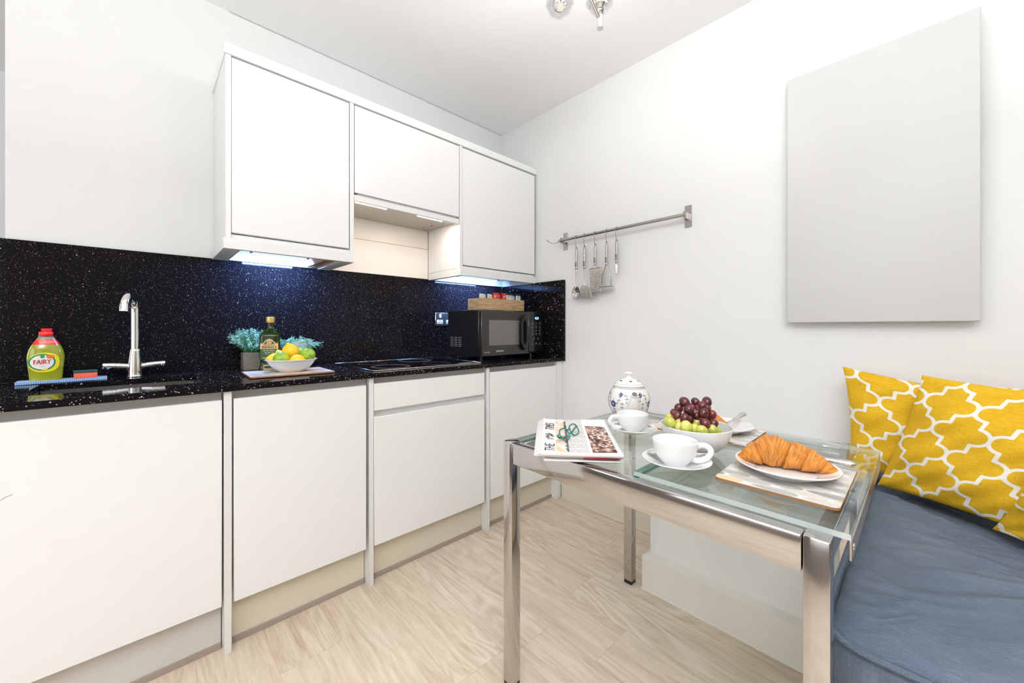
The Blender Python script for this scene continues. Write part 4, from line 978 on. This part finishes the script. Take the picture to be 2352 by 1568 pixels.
sb = so; flower_f = lambda a, z, off=.0004: (.0 + float(np.interp(z, [.045, .062, .08, .1], [.0905, .1005, .1055, .1105])) + off, a * .07, z)
for k in range(6):
    q = 2 * PI * k / 6 + .3; disc(sb, lambda x, y, kk: flower_f(x / .07, .061 + y, kk + .0008), .005 * math.cos(q), .005 * math.sin(q), .0035, .0035, .0005, 1, 10, 2)
sb.build('spout', [PORC, BLUE], t, solid=.0022)
b = MB().lathe(smooth_prof([(.0560, .128), (.0585, .131), (.0570, .135), (.0500, .139), (.0400, .147), (.0250, .156), (.0130, .160), (.0095, .163), (.0090, .166), (.0130, .171), (.0185, .176), (.0175, .179), (.008, .183), (0, .1845)], 4), 64, cap=False)
def lf_(a, z, off=0): r = float(np.interp(z, [.135, .139, .147, .156], [.057, .05, .04, .025])); return ((r + off) * math.cos(a), (r + off) * math.sin(a), z + off)
for k in range(6):
    a0 = 2 * PI * k / 6; disc(b, lambda x, y, kk, a0=a0: lf_(a0 + x / .035, .149 + y, .0006), 0, 0, .006, .0018, .0005, 1, 8, 1)
for k in range(60): disc(b, lambda x, y, kk, k=k: lf_(2 * PI * k / 60 + x / .05, .1375 + y, .0006), 0, 0, .0014, .0006, .0005, 2, 6, 1)
disc(b, lambda x, y, kk: (x, y, .1850), 0, 0, .0045, .0045, .0005, 1, 8, 1)
b.build('lid', [PORC, BLUE, BLUD], t)
p = smooth_path([(-.070, 0, .098), (-.092, 0, .108), (-.112, 0, .095), (-.112, 0, .065), (-.095, 0, .040), (-.070, 0, .034)], 5); MB().tube(p, .0065, 14).build('handle', PORC, t)
# grape bowl
t = thing('grape_bowl', 'round white bowl full of green and red grapes', 'bowl', (1.085, .424, ZR))
bo = smooth_prof([(0, .003), (.030, .003), (.034, 0), (.037, 0), (.040, .003), (.062, .018), (.080, .042), (.0895, .072)], 5) + [(.0898, .0742), (.0885, .0750), (.0868, .0742)] + smooth_prof([(.0865, .072), (.077, .043), (.060, .021), (.040, .0075), (0, .006)], 5)
MB().lathe(bo, 72, cap=False).build('bowl_body', CERAM, t)
g = NT('red_grape_skin', rough=.25, spec=.5, coat=.25); g.base(g.mix(g.step(g.noise(26, 3), .32, .70), (.022, .004, .010), (.20, .022, .022))); RG = g.m
g = NT('green_grape_skin', rough=.2, spec=.5, coat=.3); g.base(g.mix(g.step(g.noise(30, 3), .35, .68), (.40, .42, .05), (.62, .60, .16))); GG = g.m
STM = mat('grape_stem', (.45, .36, .08), .6)
def px(x, y): return 1200 + x / 4.055, 840 + y / 4.055
rnd = random.Random(2)
def bunch(lst, m, label, extra):
    c0 = Vector((1.085, .424, ZR + .09)); t = thing('grape_bunch', label, 'grapes', c0); pts = []
    for x, y, r, d in lst + extra:
        u, v = px(x, y); p = at(u, v, d); ax = Vector((1.085, .424, 0)); h = Vector((p.x, p.y, 0)) - ax; lim = .0665 if p.z < ZR + .085 else .083
        if h.length > lim and m is GG: h *= lim / h.length; p = Vector((ax.x + h.x, ax.y + h.y, p.z))
        pts.append(p); q = Matrix.Rotation(rnd.uniform(0, 6), 3, 'Z') @ Matrix.Rotation(rnd.uniform(-.9, .9), 3, 'X')
        MB().sphere(tuple(p - c0), r / 4.055 / 890 * d * 1.04, 20, 14, sc=(.94, .94, 1.12), rot=q).build('grape', m, t)
    b = MB(); mid = sum(pts, Vector()) / len(pts)
    for p in pts: b.tube([tuple(p - c0), tuple((p - c0) * .6 + (mid - c0) * .4 + Vector((0, 0, -.004))), tuple(mid - c0)], [.0008, .0011, .0018], 6)
    b.build('stems', STM, t); return t
red = [(1510, 338, 46, 1.075), (1612, 338, 39, 1.095), (1718, 335, 44, 1.085), (1675, 375, 40, 1.06), (1580, 393, 40, 1.085), (1455, 395, 40, 1.075), (1549, 415, 47, 1.045), (1684, 440, 43, 1.035), (1412, 440, 36, 1.085), (1443, 466, 43, 1.05),
       (1765, 457, 41, 1.065), (1512, 490, 44, 1.025), (1552, 500, 42, 1.04), (1622, 475, 42, 1.05), (1700, 535, 44, 1.015), (1776, 540, 42, 1.035), (1640, 405, 42, 1.07), (1712, 390, 42, 1.08), (1735, 480, 42, 1.075), (1600, 440, 42, 1.07)]
grn = [(1322, 528, 42, 1.055), (1374, 525, 50, 1.030), (1362, 483, 40, 1.09), (1382, 590, 44, 1.005), (1500, 583, 56, .992), (1462, 535, 44, 1.04), (1600, 588, 46, 1.005), (1672, 605, 52, .990), (1620, 535, 48, 1.05), (1762, 598, 48, 1.015), (1806, 605, 42, 1.04), (1440, 570, 42, 1.02), (1560, 540, 45, 1.05), (1740, 560, 42, 1.06), (1450, 500, 42, 1.09)]
deep = [(1480 + 60 * i, 600 + 14 * (j % 2), 46, 1.05 + .028 * j) for i in range(5) for j in range(2)]
bunch(grn, GG, 'bunch of green grapes filling the white bowl', deep)
bunch(red, RG, 'bunch of dark red grapes heaped on the green ones', [])
# newspaper
g = NT('newsprint', rough=.75, spec=.2); o = g.obj(); sp_ = g.node('SeparateXYZ'); g.link(o, sp_.inputs[0]); X_, Y_ = sp_.outputs[0], sp_.outputs[1]
def rng(v, a, b_): return g.math('MULTIPLY', g.math('GREATER_THAN', v, a), g.math('LESS_THAN', v, b_))
lines = g.math('GREATER_THAN', g.math('SINE', g.math('MULTIPLY', Y_, 2300.)), .0)
wordn = g.math('GREATER_THAN', g.noise(1, 2, g.scaled(480, 360, 1)), .44)
colg = g.math('GREATER_THAN', g.math('ABSOLUTE', g.math('SUBTRACT', g.math('FRACT', g.math('MULTIPLY', X_, 24.)), .5)), .46)
area_t = rng(Y_, -.022, .036)
txt = g.math('MULTIPLY', g.math('MULTIPLY', lines, wordn), g.math('MULTIPLY', g.math('SUBTRACT', 1., colg), area_t))
base = g.mix(g.math('MULTIPLY', txt, .75), (.80, .77, .755), (.10, .095, .09))
top = g.math('GREATER_THAN', g.node('SeparateXYZ').outputs[2], -9)
ph = g.math('MULTIPLY', rng(Y_, -.093, -.030), rng(X_, -.158, .105)); vn = g.node('TexVoronoi'); vn.inputs['Scale'].default_value = 150; g.link(o, vn.inputs['Vector']); vs_ = g.node('SeparateColor'); g.link(vn.outputs['Color'], vs_.inputs[0])
phc = g.mix(vs_.outputs[0], (.10, .035, .025), (.62, .38, .30)); phc = g.mix(g.step(vs_.outputs[1], .72, .75), phc, (.80, .66, .60)); phc = g.mix(g.step(g.noise(60, 3), .5, .62), phc, (.06, .03, .03))
base = g.mix(ph, base, phc)
ad = g.math('MULTIPLY', rng(Y_, .038, .064), rng(X_, -.150, .150)); ac_ = g.mix(g.step(g.noise(40, 3), .42, .58), (.82, .50, .34), (.80, .72, .66)); base = g.mix(ad, base, ac_)
g.base(base); NEWS = g.m; NP2 = mat('newsprint_side', (.66, .58, .565), .8); NRED = mat('red_page_edge', (.45, .02, .02), .6)
t = thing('newspaper', 'folded newspaper lying at the left corner of the glass table', 'newspaper', (.940, .712, .7535), R(41))
def npz(x, y): return .0245 + .0060 * math.sin(x * 17 + 1.2) * (y + .1) * 5 + (.010 * max(0, (x - .10) / .07) ** 1.5) + .004 * max(0, (y - .06) / .04)
W2, H2 = .168, .105
def sheet(z, dx=0, dy=0, k=.0):
    def f(u, v):
        x = (u - .5) * 2 * W2 + dx; y = (v - .5) * 2 * H2 + dy; return (x, y, npz(x, y) * z + k)
    return f
b = MB().grid(sheet(1), 40, 20); b.build('front_page', NEWS, t, solid=.0012)
b = MB()
for i, (zz, dx, dy) in enumerate(((.93, .0, .004), (.86, -.001, .008), (.78, .001, .012), (.70, 0, .015), (.62, 0, .018))): b.grid(sheet(zz, dx, dy, -.0004), 30, 14)
b.build('inner_pages', mat('newsprint_plain', (.80, .78, .765), .8), t, solid=.0009)
# rounded fold along the near short side, and the second fold below
def fold(x0, zt, zb, y0, y1, out):
    def f(u, v):
        a = PI / 2 + PI * u; zc = (zt + zb) / 2; h = (zt - zb) / 2; y = y0 + (y1 - y0) * v; return (x0 + out * math.cos(a), y, zc + h * math.sin(a) + .0)
    return f
MB().grid(fold(-W2 + .002, .0250, .0130, -H2, H2, .0085), 10, 14).build('spine_fold', NP2, t)
MB().box(-W2 + .012, W2 - .002, -H2 + .001, H2 - .004, .0050, .0125, .003).build('lower_section', NP2, t)
MB().box(-W2 - .001, W2 - .01, -H2 + .004, H2 - .008, .0004, .0048, .002).build('bottom_section', mat('newsprint_plain'), t)
MB().box(-W2 + .001, -W2 + .0125, -H2 + .012, -H2 + .10, .0080, .0132, .001).build('red_strip', NRED, t)
def nf(x, y, k=.0008): return (x, y, npz(x, y) + k)
b = MB().text('THE', .040, lambda x, y: nf(x - .122, y + .0800), sx=.74, shear=0); b.build('masthead', mat('newspaper_ink', (.03, .03, .03), .7), t)
b = MB().text('TIMES', .040, lambda x, y: nf(x + .072, y + .0800), sx=1.0)
b.build('masthead', mat('newspaper_ink', (.03, .03, .03), .7), t); b = MB()
for _k in (): b.text('THE', .026, lambda x, y: nf(x - .1176, y * 1.12 + .0805), sx=.62).text('TIMES', .026, lambda x, y: nf(x + .0224, y * 1.12 + .0805), sx=.70)
rn = random.Random(6)
for i in range(26):
    x0, y0 = -.040 + rn.uniform(-.022, .022), .081 + rn.uniform(-.012, .012); b.tube([nf(x0 + .004 * math.cos(a + i), y0 + .0035 * math.sin(a * 1.3 + i)) for a in np.linspace(0, 4.5, 8)], .00035, 4)
b.text('Britain at the ballot', .0085, lambda x, y: nf(x - .03, y + .0425)) if False else None
b.box(-.150, .150, .0655, .0659, .0, .0001) if False else None
b.build('crest', mat('newspaper_ink'), t)
b = MB()
for i in range(34):
    x0 = -.150 + i * .0088; h = .0045 + .002 * ((i * 7) % 3)
    b.add([nf(x0, .030), nf(x0 + .0055, .030), nf(x0 + .0055, .030 + h), nf(x0, .030 + h)], [(0, 1, 2, 3)])
b.build('headline', mat('newspaper_ink'), t)
b = MB(); b.add([nf(-.060, .040), nf(-.030, .041), nf(-.032, .048), nf(-.058, .046)], [(0, 1, 2, 3)]); b.build('red_picture', mat('red_print', (.60, .03, .05), .6), t)
# reading glasses
t = thing('reading_glasses', 'green-framed reading glasses lying on the newspaper', 'glasses', (.900, .700, .7790), R(12))
GF = mat('green_frame', (.0, .17, .11), .15, coat=.5); GLN = thin_glass('lens', (.95, .96, .96), ior=1.5)
tl = Matrix.Translation((0, 0, .003)) @ Matrix.Rotation(R(58), 4, 'X')
def lensp(cx, n=28): return [(cx + .0235 * abs(math.cos(a)) ** .7 * math.copysign(1, math.cos(a)), .0165 * abs(math.sin(a)) ** .75 * math.copysign(1, math.sin(a)) + .016, 0) for a in np.linspace(0, 2 * PI, n, endpoint=False)]
for cx in (-.031, .031):
    MB().tube(lensp(cx), .0021, 8, closed=True).xf(tl).build('rim', GF, t)
    P = lensp(cx); MB().add([(cx, .016, 0)] + P, [(0, 1 + i, 1 + (i + 1) % len(P)) for i in range(len(P))]).xf(tl).build('lens', GLN, t)
MB().tube([(-.009, .021, 0), (0, .024, .001), (.009, .021, 0)], .0024, 8).xf(tl).build('bridge', GF, t)
for s in (-1, 1): MB().tube(smooth_path([(s * .055, .022, 0), (s * .057, .020, -.008), (s * .030, .010, -.016 - .003 * s), (-s * .045, .001, -.017 - .003 * s)], 5), .0022, 8, flat=1.4).xf(tl).build('temple', GF, t)
# ================================================================== BENCH AND PILLOWS
t = thing('bench', 'upholstered bench along the right wall with a blue seat pad', 'bench', (1.43, -.75, 0))
def LB(b): return b.xf(Matrix.Translation((-1.43, .75, 0)))
LB(MB().box(.945, 1.945, -1.70, .118, .03, .425, .003)).build('base_board', mat('bench_cream', (.74, .68, .56), .45), t)
LB(MB().box(.965, 1.93, -1.68, .10, 0, .03)).build('plinth', mat('dark_wood_plinth', (.16, .10, .07), .5), t)
g = NT('blue_denim_weave', rough=.95, spec=.15, sheen=.0)
wv = g.math('MULTIPLY', g.math('SINE', g.math('MULTIPLY', g.node('SeparateXYZ').outputs[0], 1.)), 1.)
o = g.obj(); s_ = g.node('SeparateXYZ'); g.link(o, s_.inputs[0])
sx = g.math('SINE', g.math('MULTIPLY', s_.outputs[0], 2400.)); sy = g.math('SINE', g.math('MULTIPLY', s_.outputs[1], 2400.)); we = g.math('MULTIPLY', sx, sy)
fine = g.noise(900, 3, rough=.7); blot = g.noise(6, 3); slub = g.noise(1, 3, g.scaled(400, 30, 40))
c = g.mix(g.step(fine, .3, .7), (.070, .095, .138), (.155, .182, .228)); c = g.mix(g.math('MULTIPLY', g.step(blot, .42, .68), .4), c, (.20, .215, .245)); c = g.mix(g.math('MULTIPLY', g.step(slub, .55, .7), .3), c, (.22, .27, .34))
g.base(c); g.bump(g.math('ADD', we, g.math('MULTIPLY', fine, 1.5)), .35, .0008); DENIM = g.m
def outline(ins, n=10, r=.075):
    x0, x1, y0, y1 = .905 + ins, 1.955 - ins, -1.70 + ins, .132 - ins; r = max(.01, r - ins)
    P = arc(x1 - .01, y1 - .01, .01, 0, PI / 2, 3)
    Q = arc(x0 + r, y1 - r, r, PI / 2, PI, n)
    S_ = arc(x0 + .02, y0 + .02, .02, PI, 1.5 * PI, 3); T_ = arc(x1 - .02, y0 + .02, .02, 1.5 * PI, 2 * PI, 3)
    def seg(a, b, m): return [(a[0] + (b[0] - a[0]) * i / m, a[1] + (b[1] - a[1]) * i / m) for i in range(1, m)]
    return P + seg(P[-1], Q[0], 90) + Q + seg(Q[-1], S_[0], 90) + S_ + seg(S_[-1], T_[0], 30) + T_ + seg(T_[-1], P[0], 30)
rw = random.Random(9); WR = [(rw.uniform(-1.6, .9), rw.uniform(.006, .016), rw.uniform(.3, 1.)) for _ in range(46)]
def wr(x, y):
    dy = .132 - y; dx = x - .905; q = x + .85 * dy + .25 * math.sin(dy * 6) * dy; h = 0
    for c0, wd, am in WR:
        cc = .93 + (c0 + 1.6) * .42; w_ = wd * (1 + 3.5 * dy)
        e = (q - cc - .10 * dy) / w_
        if abs(e) < 3: h += am * math.exp(-e * e)
    d = max(0, min(dx, dy)); return .0125 * h * min(1, d / .015) * math.exp(-dy * 1.9)
b = MB(); rings = []
lv = [(.012, .432), (.003, .437), (.0, .450), (-.002, .485), (.0, .520), (.003, .529), (.008, .5285), (.014, .5365), (.03, .543), (.05, .5465), (.08, .549), (.12, .551), (.17, .552), (.23, .553), (.30, .5535), (.38, .554), (.46, .554), (.50, .554)]
for ins, z in lv:
    P = outline(ins); rings.append([(x, y, z + (wr(x, y) if z > .532 else 0)) for x, y in P])
N = len(rings[0]); 
for rg in rings: b.v += rg
for j in range(len(rings) - 1):
    for i in range(N): b.f.append((j * N + i, j * N + (i + 1) % N, (j + 1) * N + (i + 1) % N, (j + 1) * N + i))
b.f.append(tuple(range(N))[::-1]); b.f.append(tuple((len(rings) - 1) * N + i for i in range(N))); b.mi = [0] * len(b.f)
LB(b).build('seat_pad', DENIM, t, ang=60)
sp_ = [c for c in t.children if c.name.startswith('seat_pad')][0]
P = outline(.0); LB(MB().tube([(x, y, .5330) for x, y in P], .0060, 8, closed=True)).build('piping', DENIM, sp_)
LB(MB().tube([(x, y, .440) for x, y in P], .0050, 8, closed=True)).build('piping', DENIM, sp_)
# pillows
g = NT('mustard_trellis', rough=.9, spec=.1)
pt = g.step(g.attr('pat'), .0045, .0052); weave = g.noise(1, 3, g.scaled(60, 60, 900), .6); w2 = g.noise(1, 3, g.scaled(300, 300, 60))
yc = g.mix(g.step(weave, .35, .68), (.56, .325, .014), (.68, .415, .026)); yc = g.mix(g.math('MULTIPLY', g.step(w2, .60, .72), .5), yc, (.38, .19, .008))
g.base(g.mix(pt, (.78, .74, .68), yc)); g.bump(weave, .3, .0008); MUS = g.m
def trellis_curve(A, B):
    # quadrant boundary from (A,0) to (0,B): lobe arc, barb, mirrored arc
    cx, r = .50, .50; P = []
    for i in range(25):
        a = math.pi * .5 * i / 24; P.append(((cx + r * math.cos(a)) * A, .335 * math.sin(a) ** .9 * B))
    p1 = P[-1]; # jog to point symmetric about the middle
    m = (A / 2, B / 2); P2 = [(2 * m[0] - x, 2 * m[1] - y) for x, y in P[::-1]]
    return P + P2
def sdf(X, Y, A, B):
    x = np.abs((X + A) % (2 * A) - A); y = np.abs((Y + B) % (2 * B) - B); P = np.array(trellis_curve(A, B)); D = np.full(X.shape, 9.)
    for (a, b_), (c, d) in zip(P[:-1], P[1:]):
        vx, vy = c - a, d - b_; L = vx * vx + vy * vy + 1e-12; t_ = np.clip(((x - a) * vx + (y - b_) * vy) / L, 0, 1)
        D = np.minimum(D, np.hypot(x - a - t_ * vx, y - b_ - t_ * vy))
    return D
def pillow(TL, TR, BR, BL, th, ox, oy, rot, label, size=.45, n=130, front=None, sag=.0):
    TL, TR, BR, BL = [Vector(q) for q in (TL, TR, BR, BL)]; c0 = (TL + TR + BR + BL) / 4; base = Vector((c0.x, c0.y, min(BL.z, BR.z)))
    t = thing('cushion', label, 'cushion', base, 0, 'mustard cushions'); nrm = (TR - TL).cross(BL - TL).normalized()
    if nrm.x > 0: nrm = -nrm
    b = MB(); pat = []; us = np.linspace(0, 1, n + 1)
    U, V = np.meshgrid(us, us); PX = (U - .5) * size; PY = (V - .5) * size; cr_, sr = math.cos(rot), math.sin(rot)
    D = sdf(PX * cr_ - PY * sr + ox, PX * sr + PY * cr_ + oy, .066, .091).ravel()
    rn = random.Random(int(abs(ox) * 1000)); ph = [rn.uniform(0, 6) for _ in range(6)]
    for side in (1, -1):
        for j in range(n + 1):
            for i in range(n + 1):
                u, v = us[i], us[j]; a = u * 2 - 1; c = v * 2 - 1
                # concave edges between pointed corners
                pin = .055; uu = .5 + .5 * a * (1 - pin * (1 - c * c) ); vv = .5 + .5 * c * (1 - pin * (1 - a * a))
                p = TL.lerp(TR, uu).lerp(BL.lerp(BR, uu), vv)
                e = max(0., (1 - a * a)) ** .48 * max(0., (1 - c * c)) ** .48; q = th * e
                ed = min(1 - abs(a), 1 - abs(c)); 
                q += (.006 * math.sin(a * 9 + ph[0] + 2 * c) + .005 * math.sin(c * 8 + ph[1] - 2 * a) + .004 * math.sin((a + c) * 14 + ph[2])) * min(1, ed * 5) * (1 - .4 * e) * (1 if ed > 0 else 0)
                p = p + nrm * (q * side); b.v.append(tuple(p - base))
        pat += list(D)
    W = n + 1; T = W * W
    for j in range(n):
        for i in range(n):
            k = j * W + i; b.f.append((k, k + 1, k + 1 + W, k + W)); b.f.append((T + k, T + k + W, T + k + 1 + W, T + k + 1))
    for i in range(n):
        for (k, l) in ((i, i + 1), (n * W + i + 1, n * W + i), ((i + 1) * W, i * W), (i * W + n, (i + 1) * W + n)): b.f.append((l, k, k + T, l + T))
    b.mi = [0] * len(b.f); b.attrs['pat'] = pat; b.build('cover', MUS, t, ang=80); return t
pillow((1.885, .205, .955), (1.885, -.245, .88), (1.76, -.20, .575), (1.845, .182, .605), .060, .1346, -.0147, R(-8), 'mustard trellis cushion at the left end, leaning on the wall', .42)
pillow((1.775, .002, .950), (1.60, -.42, .93), (1.50, -.275, .590), (1.755, .103, .582), .065, .0857, .0363, R(-6), 'largest visible mustard trellis cushion, in front of the left one', .47)
pillow((1.495, -.188, .835), (1.22, -.55, .84), (1.22, -.50, .592), (1.582, -.122, .582), .034, .02, .03, R(20), 'mustard trellis cushion cut off by the right edge of the photo', .42)
pillow((1.905, -.10, .920), (1.905, -.52, .93), (1.87, -.50, .600), (1.87, -.12, .600), .040, .05, .01, R(4), 'mustard trellis cushion on the wall behind the large one, its top just showing', .42)
